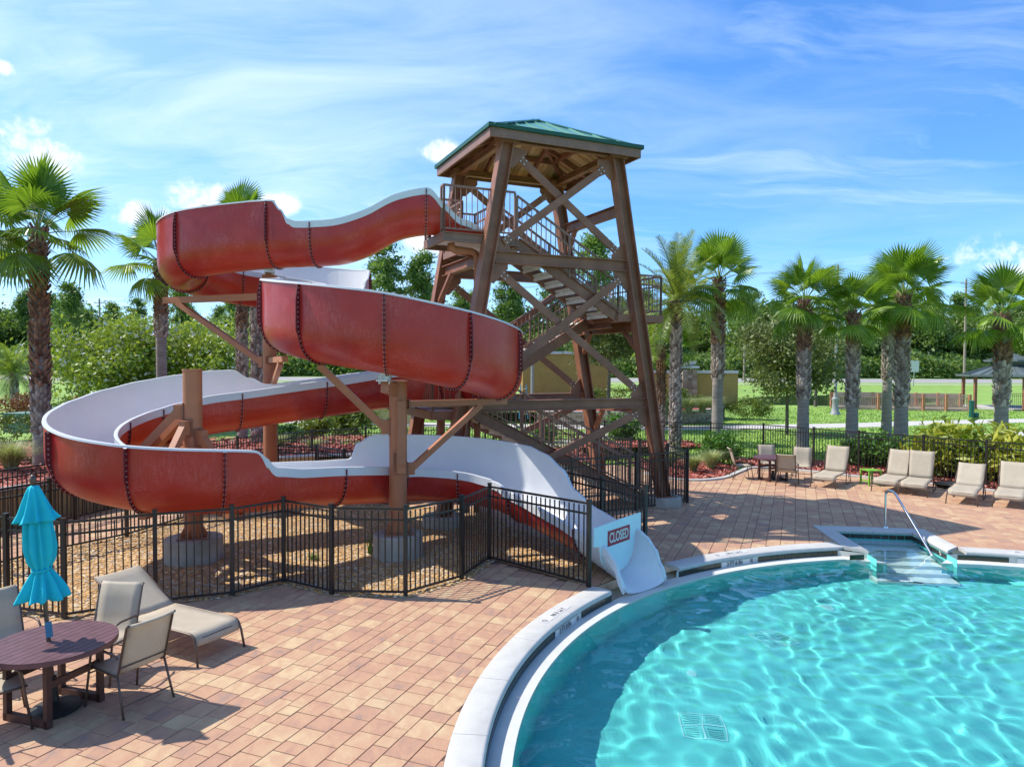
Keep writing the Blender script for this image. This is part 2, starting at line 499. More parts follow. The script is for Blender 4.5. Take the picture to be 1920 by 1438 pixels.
M['tile_white'] = simple('white_marker_tile', (0.62, 0.60, 0.58), 0.3, 0.04)
M['ink'] = simple('black_print', (0.012, 0.012, 0.014), 0.5, 0.1)
M['sign_red'] = simple('red_sign_print', (0.36, 0.012, 0.035), 0.45, 0.05)
M['board'] = simple('pale_blue_white_board', (0.62, 0.76, 0.80), 0.5, 0.03, 2)
M['chrome'] = simple('stainless_steel', (0.72, 0.72, 0.72), 0.18, 0.03, 10, 1.0)
M['gravel'] = island_mat('tan_river_gravel', [(0.0, (0.32, 0.15, 0.05)), (0.3, (0.54, 0.30, 0.095)), (0.6, (0.62, 0.41, 0.18)), (0.85, (0.34, 0.30, 0.26)), (1.0, (0.72, 0.58, 0.38))])
M['gravel_bed'] = simple('gravel_bed_ground', (0.36, 0.22, 0.10), 0.95, 0.4, 30, 0, 0.6)
M['mulch'] = island_mat('red_wood_mulch_chips', [(0.0, (0.20, 0.035, 0.025)), (0.4, (0.38, 0.085, 0.055)), (0.8, (0.48, 0.15, 0.10)), (1.0, (0.55, 0.30, 0.24))])
M['mulch_bed'] = simple('red_mulch_ground', (0.30, 0.07, 0.045), 0.95, 0.5, 18, 0, 0.8)
M['grass'] = simple('lawn_ground', (0.205, 0.33, 0.048), 0.9, 0.30, 0.5, 0, 0.6, None, (0.31, 0.36, 0.085))
M['blade'] = island_mat('grass_blade', [(0.0, (0.12, 0.26, 0.02)), (0.5, (0.23, 0.39, 0.045)), (1.0, (0.36, 0.48, 0.11))], 0.6)
M['path'] = simple('pale_concrete_path', (0.50, 0.47, 0.43), 0.9, 0.08, 1.5, 0, 0, None, (0.40, 0.37, 0.33))
M['road'] = simple('grey_road', (0.32, 0.30, 0.29), 0.9, 0.08, 0.8)
M['pond'] = simple('dark_pond_water', (0.028, 0.045, 0.02), 0.08, 0.2, 0.5, 0, 0.05)
M['sling'] = sling_mat()
M['alu'] = simple('bronze_aluminium_tube', (0.115, 0.075, 0.055), 0.4, 0.12, 5, 0.2)
M['table'] = simple('purple_brown_poly_lumber', (0.120, 0.052, 0.058), 0.45, 0.2, 7, 0, 0.1)
M['table_leg'] = simple('dark_poly_lumber', (0.075, 0.028, 0.020), 0.5, 0.2, 7)
M['umbrella'] = simple('turquoise_canvas', (0.006, 0.50, 0.60), 0.85, 0.08, 4, 0, 0.1)
M['black'] = simple('black_cast_plastic', (0.016, 0.015, 0.014), 0.5, 0.2, 6)
M['lime'] = simple('lime_green_plastic', (0.18, 0.42, 0.03), 0.45, 0.08)
M['wood'] = island_mat('roof_deck_boards', [(0, (0.5, 0.3, 0.14))], 0.8)
def wood_fix():
    mt = M['wood']; t = NT(mt.node_tree); bs = t.n['Principled BSDF']
    r_ = t.new('ShaderNodeObjectInfo').outputs['Random']; n = t.noise(wpos(t), 9, 5, .7)
    t.l.new(t.ramp(t.math('ADD', t.math('MULTIPLY', r_, .75), t.math('MULTIPLY', n, .4)), [(.15, (0.28, 0.15, 0.07)), (.5, (0.60, 0.36, 0.16)), (.95, (0.74, 0.50, 0.26))]), bs.inputs['Base Color'])
wood_fix()
M['roof'] = simple('green_standing_seam_metal', (0.125, 0.31, 0.245), 0.32, 0.06, 3, 0.0)
M['roof_edge'] = simple('dark_green_trim', (0.008, 0.075, 0.035), 0.4, 0.08, 3)
M['grey_roof'] = simple('grey_green_gazebo_metal', (0.10, 0.125, 0.12), 0.45, 0.1, 1)
M['stucco'] = simple('mustard_stucco', (0.40, 0.29, 0.085), 0.9, 0.07, 2, 0, 0.2)
M['cream'] = simple('cream_wall', (0.48, 0.36, 0.17), 0.9, 0.08, 2)
M['cap'] = simple('white_wall_cap', (0.62, 0.63, 0.62), 0.8, 0.05, 2)
M['stone'] = island_mat('stacked_stone', [(0, (0.20, 0.15, 0.10)), (0.5, (0.34, 0.27, 0.19)), (1, (0.42, 0.36, 0.28))], 0.9)
M['bridge'] = simple('weathered_bridge_wood', (0.48, 0.32, 0.25), 0.85, 0.15, 2)
M['bridge_post'] = simple('orange_brown_post', (0.52, 0.22, 0.11), 0.8, 0.12, 2)
M['lamp'] = simple('grey_lamp_post', (0.28, 0.28, 0.28), 0.5, 0.08, 3)
M['green_box'] = simple('utility_green', (0.10, 0.19, 0.135), 0.5, 0.08, 2)
M['bin'] = simple('dark_green_bin', (0.008, 0.10, 0.065), 0.45, 0.08, 2)
M['pole_wood'] = simple('utility_pole_wood', (0.30, 0.24, 0.19), 0.9, 0.15, 1)
M['blue'] = simple('blue_ladder', (0.06, 0.22, 0.36), 0.5, 0.1)
M['frond'] = leafmat('fan_frond', (0.085, 0.185, 0.014), (0.28, 0.42, 0.05), 0.45, 0.34)
M['frond_y'] = leafmat('date_frond', (0.13, 0.20, 0.03), (0.34, 0.40, 0.08), 0.38, 0.4)
M['petiole'] = simple('petiole', (0.20, 0.26, 0.06), 0.5, 0.2)
M['trunk_g'] = trunk_mat('grey_palm_trunk', (0.22, 0.18, 0.15), (0.42, 0.37, 0.325))
M['boot_b'] = boot_mat('brown_boots', (0.085, 0.036, 0.02), (0.34, 0.20, 0.13))
M['boot_g'] = boot_mat('grey_boots', (0.11, 0.075, 0.055), (0.55, 0.46, 0.39))
M['bark'] = trunk_mat('tree_bark', (0.11, 0.085, 0.065), (0.22, 0.18, 0.145), 0.5)
M['leaf_oak'] = leafmat('oak_leaf', (0.075, 0.115, 0.028), (0.25, 0.29, 0.10), 0.35)
M['leaf_pine'] = leafmat('pine_needle', (0.075, 0.165, 0.030), (0.25, 0.37, 0.08), 0.45)
M['leaf_wood'] = leafmat('woodland_leaf', (0.070, 0.155, 0.030), (0.25, 0.35, 0.085), 0.45, scale=0.4)
M['leaf_lime'] = leafmat('crape_myrtle_leaf', (0.16, 0.25, 0.025), (0.42, 0.48, 0.08), 0.4)
M['leaf_hedge'] = leafmat('hedge_leaf', (0.05, 0.10, 0.010), (0.22, 0.28, 0.03), 0.3)
M['leaf_red'] = leafmat('red_shrub_leaf', (0.12, 0.055, 0.02), (0.34, 0.11, 0.045), 0.3)
M['leaf_var'] = leafmat('variegated_ginger_leaf', (0.09, 0.20, 0.012), (0.60, 0.56, 0.07), 0.35)
M['leaf_dark'] = leafmat('dark_shrub_leaf', (0.035, 0.12, 0.012), (0.12, 0.26, 0.03), 0.3)
M['grassy'] = leafmat('fountain_grass', (0.20, 0.26, 0.08), (0.48, 0.52, 0.26), 0.35)
M['flower'] = simple('white_blossom', (0.70, 0.66, 0.64), 0.8, 0.05)
M['grey_plastic'] = simple('white_plastic', (0.62, 0.62, 0.60), 0.5, 0.05)

from mathutils.geometry import tessellate_polygon

# ------------------------------------------------------------------ the setting: ground, pool, deck
PC = Vector((7.71, 6.09)); PR = 8.31
A2, A3 = Vector((6.74, 15.83)), Vector((9.03, 15.5))
E1 = (A3 - A2).normalized(); E2 = Vector((E1.y, -E1.x))
if E2.y > 0: E2 = -E2
TH_L = math.atan2(14.31 - PC.y, 6.5 - PC.x); TH_R = math.atan2(14.02 - PC.y, 8.84 - PC.x)


def pool_r(a):                      # outline radius of the coping's outer edge at angle a (radians, -pi..pi)
    a = (a + math.pi) % (2 * math.pi) - math.pi
    if a > TH_L or a < R(-60): return PR
    return 7.98 - 0.25 * min(1, max(0, (TH_R - a) / 0.6)) + 0.0 * a


def ring_pt(a, dr=0.0):
    r = pool_r(a) + dr
    return Vector((PC.x + r * math.cos(a), PC.y + r * math.sin(a)))


def pool_outline(dr):
    pts = []
    n = 360
    for i in range(n + 1):                                   # from the alcove's left jamb the long way round to its right jamb
        a = TH_L + (2 * math.pi - (TH_L - TH_R)) * i / n
        pts.append(ring_pt(a, dr))
    k = -dr
    pts += [A3 - E1 * k + E2 * k, A2 + E1 * k + E2 * k]
    if k > 0:
        pts[0] = ring_pt(TH_L - 0.043 * k / 0.36, dr); pts[n] = ring_pt(TH_R + 0.045 * k / 0.36, dr)
    return pts


def inside(poly, x, y):
    c = False; j = len(poly) - 1
    for i in range(len(poly)):
        xi, yi = poly[i][0], poly[i][1]; xj, yj = poly[j][0], poly[j][1]
        if (yi > y) != (yj > y) and x < (xj - xi) * (y - yi) / (yj - yi) + xi: c = not c
        j = i
    return c


def sheet(name, outer, hole, z, mat, kind='structure', parent=None, sub=None):
    loops = [[Vector((p[0], p[1], 0)) for p in outer]] + ([[Vector((p[0], p[1], 0)) for p in hole]] if hole else [])
    tris = tessellate_polygon(loops); vs = [v for l in loops for v in l]
    fs = []
    for t_ in tris:
        a, b, c = (vs[i] for i in t_)
        fs.append(t_ if (b - a).cross(c - a).z > 0 else (t_[0], t_[2], t_[1]))
    mb = MB(); mb.add([(v.x, v.y, z) for v in vs], fs)
    return mb.build(name, mat, parent, kind=kind)


OUT = pool_outline(0.0)
sheet('ground', [(-1600, -600), (1600, -600), (1600, 2200), (-1600, 2200)], pool_outline(0.04), -0.05, M['grass'])
DECK = [(-14, 1), (17.5, 1), (17.5, 17.6), (14.6, 19.5), (12.9, 21.2), (11.0, 22.9), (9.4, 24.4), (8.3, 24.6), (7.6, 23.7), (6.6, 22.4), (5.7, 21.9), (5.0, 22.6),
        (4.4, 24.6), (3.4, 25.4), (-3, 24), (-6, 22.0), (-8.2, 20.2), (-9.6, 18), (-10.7, 15.6), (-11.7, 13), (-14, 11)]
GRAV = [(-9.6, 10.75), (-7.3, 10.2), (-6.28, 9.9), (-5.3, 10.5), (-4.31, 10.89), (-3.73, 11.57), (-2.8, 10.99), (-1.64, 10.92), (-0.83, 11.78), (-0.4, 12.95), (1.0, 11.62), (1.35, 12.1), (1.75, 13.25),
        (0.72, 14.2), (-0.1, 15.6), (-0.9, 17.4), (-2.2, 17.6), (-4.3, 18.2), (-5.25, 19.05), (-6.3, 19.05), (-7.5, 16.6), (-8.2, 14.6), (-8.75, 13.3), (-9.2, 12.1)]
deck = sheet('pool_deck', DECK, pool_outline(-0.02), -0.012, M['joint'])

PA = Vector((math.sin(R(21.8)), math.cos(R(21.8)))); PB = Vector((PA.y, -PA.x))
def grow(poly, d):
    cx = sum(p[0] for p in poly) / len(poly); cy = sum(p[1] for p in poly) / len(poly); o = []
    for p in poly:
        v = Vector((p[0] - cx, p[1] - cy)); o.append((p[0] + v.x / v.length * d, p[1] + v.y / v.length * d))
    return o
GRAV_IN = grow(GRAV, -0.05)


def lay_pavers():
    r = random.Random(3); items = []
    s = -16.0
    while s < 22:
        w = r.choice((0.27, 0.27, 0.27, 0.27, 0.18)); t_ = -14.0 + r.random() * 0.27
        run = None
        while t_ < 32:
            l = r.choice((0.27, 0.27, 0.27, 0.27, 0.18, 0.36))
            c = PB * (s + w / 2) + PA * (t_ + l / 2); t_ += l
            if c.y < 4.6 or abs(c.x) > 0.80 * c.y + 1.2: continue
            items.append((c, w, l))
        s += w
    keep = []
    for c, w, l in items:
        if not inside(DECK, c.x, c.y) or inside(GRAV_IN, c.x, c.y): continue
        rad = (c - PC).length; ang = math.atan2(c.y - PC.y, c.x - PC.x)
        clip = None
        if rad < 9.2 or (5.9 < c.x < 9.6 and 13 < c.y < 16.4):
            g = 0.0042
            cs = [c + PB * sx * (w / 2 - g) + PA * sy * (l / 2 - g) for sx, sy in ((-1, -1), (1, -1), (1, 1), (-1, 1))]
            ins = [inside(OUT, q.x, q.y) for q in cs]
            if all(ins): continue
            if any(ins) or inside(OUT, c.x, c.y):
                if inside(OUT, c.x, c.y) and sum(ins) > 2: continue
                bd = 9; bs_ = None
                for i in range(len(OUT)):
                    p_, q_ = OUT[i], OUT[(i + 1) % len(OUT)]
                    d_ = q_ - p_; k_ = min(1, max(0, (c - p_).dot(d_) / d_.length_squared))
                    e_ = (p_ + d_ * k_ - c).length
                    if e_ < bd: bd = e_; bs_ = (p_, d_.normalized())
                nn = Vector((-bs_[1].y, bs_[1].x)); p0 = bs_[0] + nn * 0.0
                if inside(OUT, (p0 + nn * 0.02 + bs_[1] * 0.01).x, (p0 + nn * 0.02 + bs_[1] * 0.01).y): nn = -nn
                p0 = p0 + nn * 0.004; clip = []
                for i in range(4):
                    u_, v_ = cs[i], cs[(i + 1) % 4]; du, dv = (u_ - p0).dot(nn), (v_ - p0).dot(nn)
                    if du >= 0: clip.append(u_)
                    if du * dv < 0: clip.append(u_.lerp(v_, du / (du - dv)))
                if len(clip) < 3: continue
        keep.append((c, w, l, clip))
    keep.sort(key=lambda k: (k[0].length - (0 if abs(k[0].x) < 0.72 * k[0].y + 0.1 and k[0].y > 5.85 else -50)))
    ch = 0.004
    def solid(cs, z):
        n_ = len(cs); ce = sum(cs, Vector((0, 0))) / n_
        top = [q + (ce - q).normalized() * min(ch, (ce - q).length * .3) for q in cs]
        vs = [(q.x, q.y, -0.03) for q in cs] + [(q.x, q.y, z - ch) for q in cs] + [(q.x, q.y, z) for q in top]
        fs = [tuple(range(2 * n_, 3 * n_))]
        for i in range(n_):
            j = (i + 1) % n_
            fs += [(i, j, n_ + j, n_ + i), (n_ + i, n_ + j, 2 * n_ + j, 2 * n_ + i)]
        return vs, fs
    cache = {}; mb = MB(); tones = []; tint = math.pi / 2 - math.atan2(PA.y, PA.x)
    for i, (c, w, l, clip) in enumerate(keep):
        z = r.gauss(0, 0.0012)
        if i < 290:
            if clip:
                vs, fs = solid([q - c for q in clip], 0.0); mb1 = MB().add(vs, fs); me = mb1.mesh('paver', M['paver'])
                o = link('paver', me, deck); o.location = (c.x, c.y, z)
            else:
                if (w, l) not in cache:
                    g = 0.0042
                    vs, fs = solid([Vector((sx * (w / 2 - g), sy * (l / 2 - g))) for sx, sy in ((-1, -1), (1, -1), (1, 1), (-1, 1))], 0.0)
                    cache[(w, l)] = MB().add(vs, fs).mesh('paver', M['paver'])
                o = link('paver', cache[(w, l)], deck); o.location = (c.x, c.y, z); o.rotation_euler = (r.gauss(0, 0.003), r.gauss(0, 0.003), -tint)
        else:
            g = 0.0042
            cs = clip or [c + PB * sx * (w / 2 - g) + PA * sy * (l / 2 - g) for sx, sy in ((-1, -1), (1, -1), (1, 1), (-1, 1))]
            vs, fs = solid(cs, z); mb.add(vs, fs); tones += [r.random()] * len(fs)
    o = mb.build('paver_field', M['pavers'], deck, kind='stuff')
    at_ = o.data.attributes.new('tone', 'FLOAT', 'FACE'); at_.data.foreach_set('value', tones)
lay_pavers()

# coping stones, waterline tiles, gutter ledge
coping = sheet('pool_coping_bed', pool_outline(0.0), pool_outline(-0.3), -0.175, M['concrete'])
G1, G2 = R(140.3), R(126.6)           # gap where the slide's exit passes through
def coping_ring(a0, a1, n):
    prof = [(0.0, -0.05), (0.0, 0.010), (-0.012, 0.016), (-0.325, 0.016), (-0.348, 0.006), (-0.360, -0.016), (-0.358, -0.045), (-0.335, -0.062), (-0.3, -0.064), (-0.28, -0.05)]
    gap = 0.0028 / 8
    for i in range(n):
        b0 = a0 + (a1 - a0) * i / n; b1 = a0 + (a1 - a0) * (i + 1) / n
        sg = 1 if b1 > b0 else -1; b0 += sg * gap; b1 -= sg * gap
        mb = MB(); K = 7; k = len(prof)
        for j in range(K):
            a = b0 + (b1 - b0) * j / (K - 1)
            for dr, z in prof:
                p = ring_pt(a, dr); mb.v.append((p.x, p.y, z))
        for j in range(K - 1):
            for q in range(k):
                mb.f.append((j * k + q, j * k + (q + 1) % k, (j + 1) * k + (q + 1) % k, (j + 1) * k + q))
        mb.f += [tuple(range(k - 1, -1, -1)), tuple((K - 1) * k + q for q in range(k))]
        mb.mi = [0] * len(mb.f)
        mb.build('coping_stone', M['coping'], coping, smooth=True, sharp=40)
coping_ring(TH_L, G2, 2); coping_ring(G1, R(140.3) + R(8.7) * 9, 9); coping_ring(TH_R, TH_R - R(9) * 6, 6)
def coping_bar(p, q, qi, pi):
    mb = MB(); n = 4; top = 0.015
    P, Q, QI, PI_ = (Vector((*x, 0)) for x in (p, q, qi, pi))
    pr = [(0, -0.05), (0, top), (0.93, top), (0.985, 0.0), (1.0, -0.02), (0.98, -0.05), (0.93, -0.062), (0.8, -0.05)]
    vs = [tuple(P.lerp(PI_, s) + Vector((0, 0, z))) for s, z in pr] + [tuple(Q.lerp(QI, s) + Vector((0, 0, z))) for s, z in pr]
    k = len(pr)
    mb.add(vs, [(i, (i + 1) % k, k + (i + 1) % k, k + i) for i in range(k)] + [tuple(range(k - 1, -1, -1)), tuple(range(k, 2 * k))])
    mb.build('coping_stone', M['coping'], coping, smooth=True, sharp=40)
A1, A4 = ring_pt(TH_L), ring_pt(TH_R)
A2i, A3i = A2 + E1 * .36 + E2 * .36, A3 - E1 * .36 + E2 * .36
A1i, A4i = ring_pt(TH_L - 0.043, -.36), ring_pt(TH_R + 0.045, -.36)
g_ = 0.003
coping_bar(A1 - E2 * g_, A2 + E2 * g_, A2i + E2 * g_, A1i - E2 * g_)
coping_bar(A2 + E1 * g_, A2.lerp(A3, .5) - E1 * g_, A2i.lerp(A3i, .5) - E1 * g_, A2i + E1 * g_)
coping_bar(A2.lerp(A3, .5) + E1 * g_, A3 - E1 * g_, A3i - E1 * g_, A2i.lerp(A3i, .5) + E1 * g_)
coping_bar(A3 + E2 * g_, A4 - E2 * g_, A4i - E2 * g_, A3i + E2 * g_)

ZW = -0.19                                   # water level
shell = MB()
rim_o = pool_outline(-0.345); rim_i = pool_outline(-0.60)
# shell: wall behind the tiles, gutter ledge, wall, floor
def wall_strip(mb, pts, z0, z1, i0=0, i1=None):
    i1 = len(pts) if i1 is None else i1
    for i in range(i0, i1 - 1):
        a, b = pts[i], pts[i + 1]; mb.add([(a.x, a.y, z0), (b.x, b.y, z0), (b.x, b.y, z1), (a.x, a.y, z1)], [(0, 1, 2, 3)])
n_arc = 361
for i in range(n_arc - 1):
    a_ = math.atan2(rim_o[i].y - PC.y, rim_o[i].x - PC.x)
    wall_strip(shell, rim_o[i:i + 2], -0.3, -0.165 if G2 < a_ < G1 else -0.055)
for i in range(n_arc - 1):
    a, b, c, d = rim_o[i], rim_o[i + 1], rim_i[i + 1], rim_i[i]
    shell.add([(a.x, a.y, -0.158), (b.x, b.y, -0.158), (c.x, c.y, -0.166), (d.x, d.y, -0.166)], [(0, 1, 2, 3)])
    shell.add([(d.x, d.y, -0.166), (c.x, c.y, -0.166), (c.x, c.y, -0.26), (d.x, d.y, -0.26)], [(0, 1, 2, 3)])
pool = shell.build('pool_gutter_ledge', M['ledge'], kind='structure')
sb = MB()
rim_w = pool_outline(-0.612)
wall_strip(sb, rim_i[:n_arc], -1.16, -0.255)
fl = [(p.x, p.y) for p in pool_outline(-0.55)]
tr_ = tessellate_polygon([[Vector((x, y, 0)) for x, y in fl]])
sb.add([(x, y, -1.15) for x, y in fl], [t_ for t_ in tr_])
# alcove walls
al = [A4i + E2 * .4, A3i, A2i, A1i + E2 * .4]
for a, b in ((al[0], al[1]), (al[1], al[2]), (al[2], al[3])):
    ab = Vector((a.x, a.y, 0))
    sb.add([(a.x, a.y, -1.16), (b.x, b.y, -1.16), (b.x, b.y, -0.055), (a.x, a.y, -0.055)], [(0, 1, 2, 3)])
plaster = sb.build('pool_shell', M['plaster'], kind='structure')
try: plaster.cycles.is_caustics_receiver = True
except Exception: pass

# waterline tiles
tile_me = MB().box((0, 0, 0), (0.148, 0.012, 0.094)).mesh('waterline_tile', M['tile'])
def tile_at(p, tang, nrm):
    o = link('waterline_tile', tile_me, pool)
    q = Vector((p.x, p.y)) + nrm * 0.010
    o.location = (q.x, q.y, -0.112); o.rotation_euler = (0, 0, math.atan2(tang.y, tang.x))
MARK = [(R(150.4), 0.84), (R(115.8), 0.84), (R(72.5), 0.84)]     # depth marker plates in the tile band
def tiles_arc(a0, a1):
    r0 = PR - 0.345; n = int(abs(a1 - a0) * r0 / 0.152)
    for i in range(n):
        a = a0 + (a1 - a0) * (i + .5) / n
        if any(abs(a - c) < (w / 2 + 0.05) / 7.9 for c, w in MARK): continue
        p = ring_pt(a, -0.345); nrm = (PC - p).normalized(); tile_at(p, Vector((-nrm.y, nrm.x)), nrm)
tiles_arc(TH_L - 0.03, G2); tiles_arc(G1, R(205)); tiles_arc(TH_R + 0.02, TH_R - 0.75)
def tiles_line(a, b):
    n = int((b - a).length / 0.152); d = (b - a).normalized(); nr_ = Vector((-d.y, d.x))
    ce = (A2i + A3i) / 2 + E2 * 0.8
    if (ce - a).dot(nr_) < 0: nr_ = -nr_
    for i in range(n): tile_at(a.lerp(b, (i + .5) / n), d, nr_)
tiles_line(A2i, A3i); tiles_line(A1i, A2i); tiles_line(A3i, A4i)

# steps in the alcove
st_mid = (A2i + A3i) / 2; hw = (A3i - A2i).length / 2 - 0.02
steps = MB(); nos = MB()
for k in range(6):
    y0 = 0.02 + 0.385 * k; zt = -0.205 - 0.155 * k
    a, b = st_mid + E2 * y0, st_mid + E2 * (y0 + 0.385 + 0.003)
    hh = hw if k < 4 else 0.72
    vs = []
    lo = -1.16
    for p_, z_ in ((a, lo), (b, lo), (b, zt), (a, zt)):
        for s_ in (-1, 1):
            q = p_ + E1 * hh * s_; vs.append((q.x, q.y, z_))
    steps.add(vs, [(4, 5, 7, 6), (2, 3, 5, 4), (0, 2, 4, 6), (1, 7, 5, 3)])
    c = st_mid + E2 * (y0 + 0.385 - 0.03)
    nos.box((c.x, c.y, zt + 0.004), (hh * 1.96, 0.028, 0.008), math.atan2(E1.y, E1.x))
M['step'] = simple('white_step_plaster', (0.80, 0.82, 0.80), .8, .04)
so = steps.build('pool_steps', M['step'], kind='structure')
for ch_ in (nos,): ch_.build('step_nosing', M['tile'], so)
try: so.cycles.is_caustics_receiver = True
except Exception: pass

# water surface: a wavy sheet, finer than the ripples it carries
def water():
    x0, x1, y0, y1, s = -1.0, 16.4, -0.5, 15.6, 0.045
    nx, ny = int((x1 - x0) / s), int((y1 - y0) / s)
    xs = x0 + s * np.arange(nx); ys = y0 + s * np.arange(ny)
    X, Y = np.meshgrid(xs, ys, indexing='ij')
    Z = np.zeros_like(X); r_ = np.random.RandomState(11)
    wx = X + 0.12 * np.sin(1.3 * Y + .5 * X) + 0.07 * np.sin(2.9 * X - 1.7 * Y); wy = Y + 0.12 * np.sin(1.1 * X - .4 * Y + 1) + 0.07 * np.sin(2.3 * Y + 2.1 * X)
    for i in range(40):
        lam = 0.19 * (1.052 ** i) if i < 26 else 0.19 + 0.26 * r_.rand()
        k = 2 * np.pi / lam; a = r_.rand() * 2 * np.pi if i % 3 else R(-35) + r_.randn() * 0.7
        Z += 0.0029 * lam ** 1.5 * np.sin(k * (wx * np.cos(a) + wy * np.sin(a)) + r_.rand() * 6.28)
    dvv = (X - (A2i.x + A3i.x) / 2) * E2.x + (Y - (A2i.y + A3i.y) / 2) * E2.y; duu = (X - (A2i.x + A3i.x) / 2) * E1.x + (Y - (A2i.y + A3i.y) / 2) * E1.y
    calm = 1 / (1 + np.exp((dvv - 2.9) * 3)) / (1 + np.exp((np.abs(duu) - 1.3) * 4)); Z *= 1 - .72 * calm
    rr = np.hypot(X - PC.x, Y - PC.y)
    ang = np.arctan2(Y - PC.y, X - PC.x)
    lim = np.where((ang > TH_L) | (ang < R(-60)), PR, 7.75) - 0.53
    ax, ay = X - (A2i.x + A3i.x) / 2, Y - (A2i.y + A3i.y) / 2
    du, dv = ax * E1.x + ay * E1.y, ax * E2.x + ay * E2.y
    keep = (rr < lim) | ((np.abs(du) < hw + 0.05) & (dv > -0.05) & (dv < 3.0))
    idx = -np.ones(X.shape, int)
    q = keep[:-1, :-1] & keep[1:, :-1] & keep[1:, 1:] & keep[:-1, 1:]
    ii, jj = np.nonzero(q)
    flat = lambda a, b: a * ny + b
    Fq = np.stack([flat(ii, jj), flat(ii + 1, jj), flat(ii + 1, jj + 1), flat(ii, jj + 1)], 1)
    used = np.unique(Fq); mp = -np.ones(nx * ny, int); mp[used] = np.arange(len(used))
    V = np.stack([X.ravel(), Y.ravel(), Z.ravel() + ZW], 1)[used]
    me = np_mesh('pool_water', V, mp[Fq], M['water'], True)
    o = link('pool_water', me, kind='structure')
    try: o.cycles.is_caustics_caster = True
    except Exception as e: print(e)
water()

# ------------------------------------------------------------------ water slide
def cr_interp(P, t):
    """Catmull-Rom through rows of P at real index t"""
    n = len(P); i = min(int(t), n - 2); f = t - i
    p0, p1, p2, p3 = P[max(i - 1, 0)], P[i], P[i + 1], P[min(i + 2, n - 1)]
    return 0.5 * ((2 * p1) + (-p0 + p2) * f + (2 * p0 - 5 * p1 + 4 * p2 - p3) * f * f + (-p0 + 3 * p1 - 3 * p2 + p3) * f ** 3)


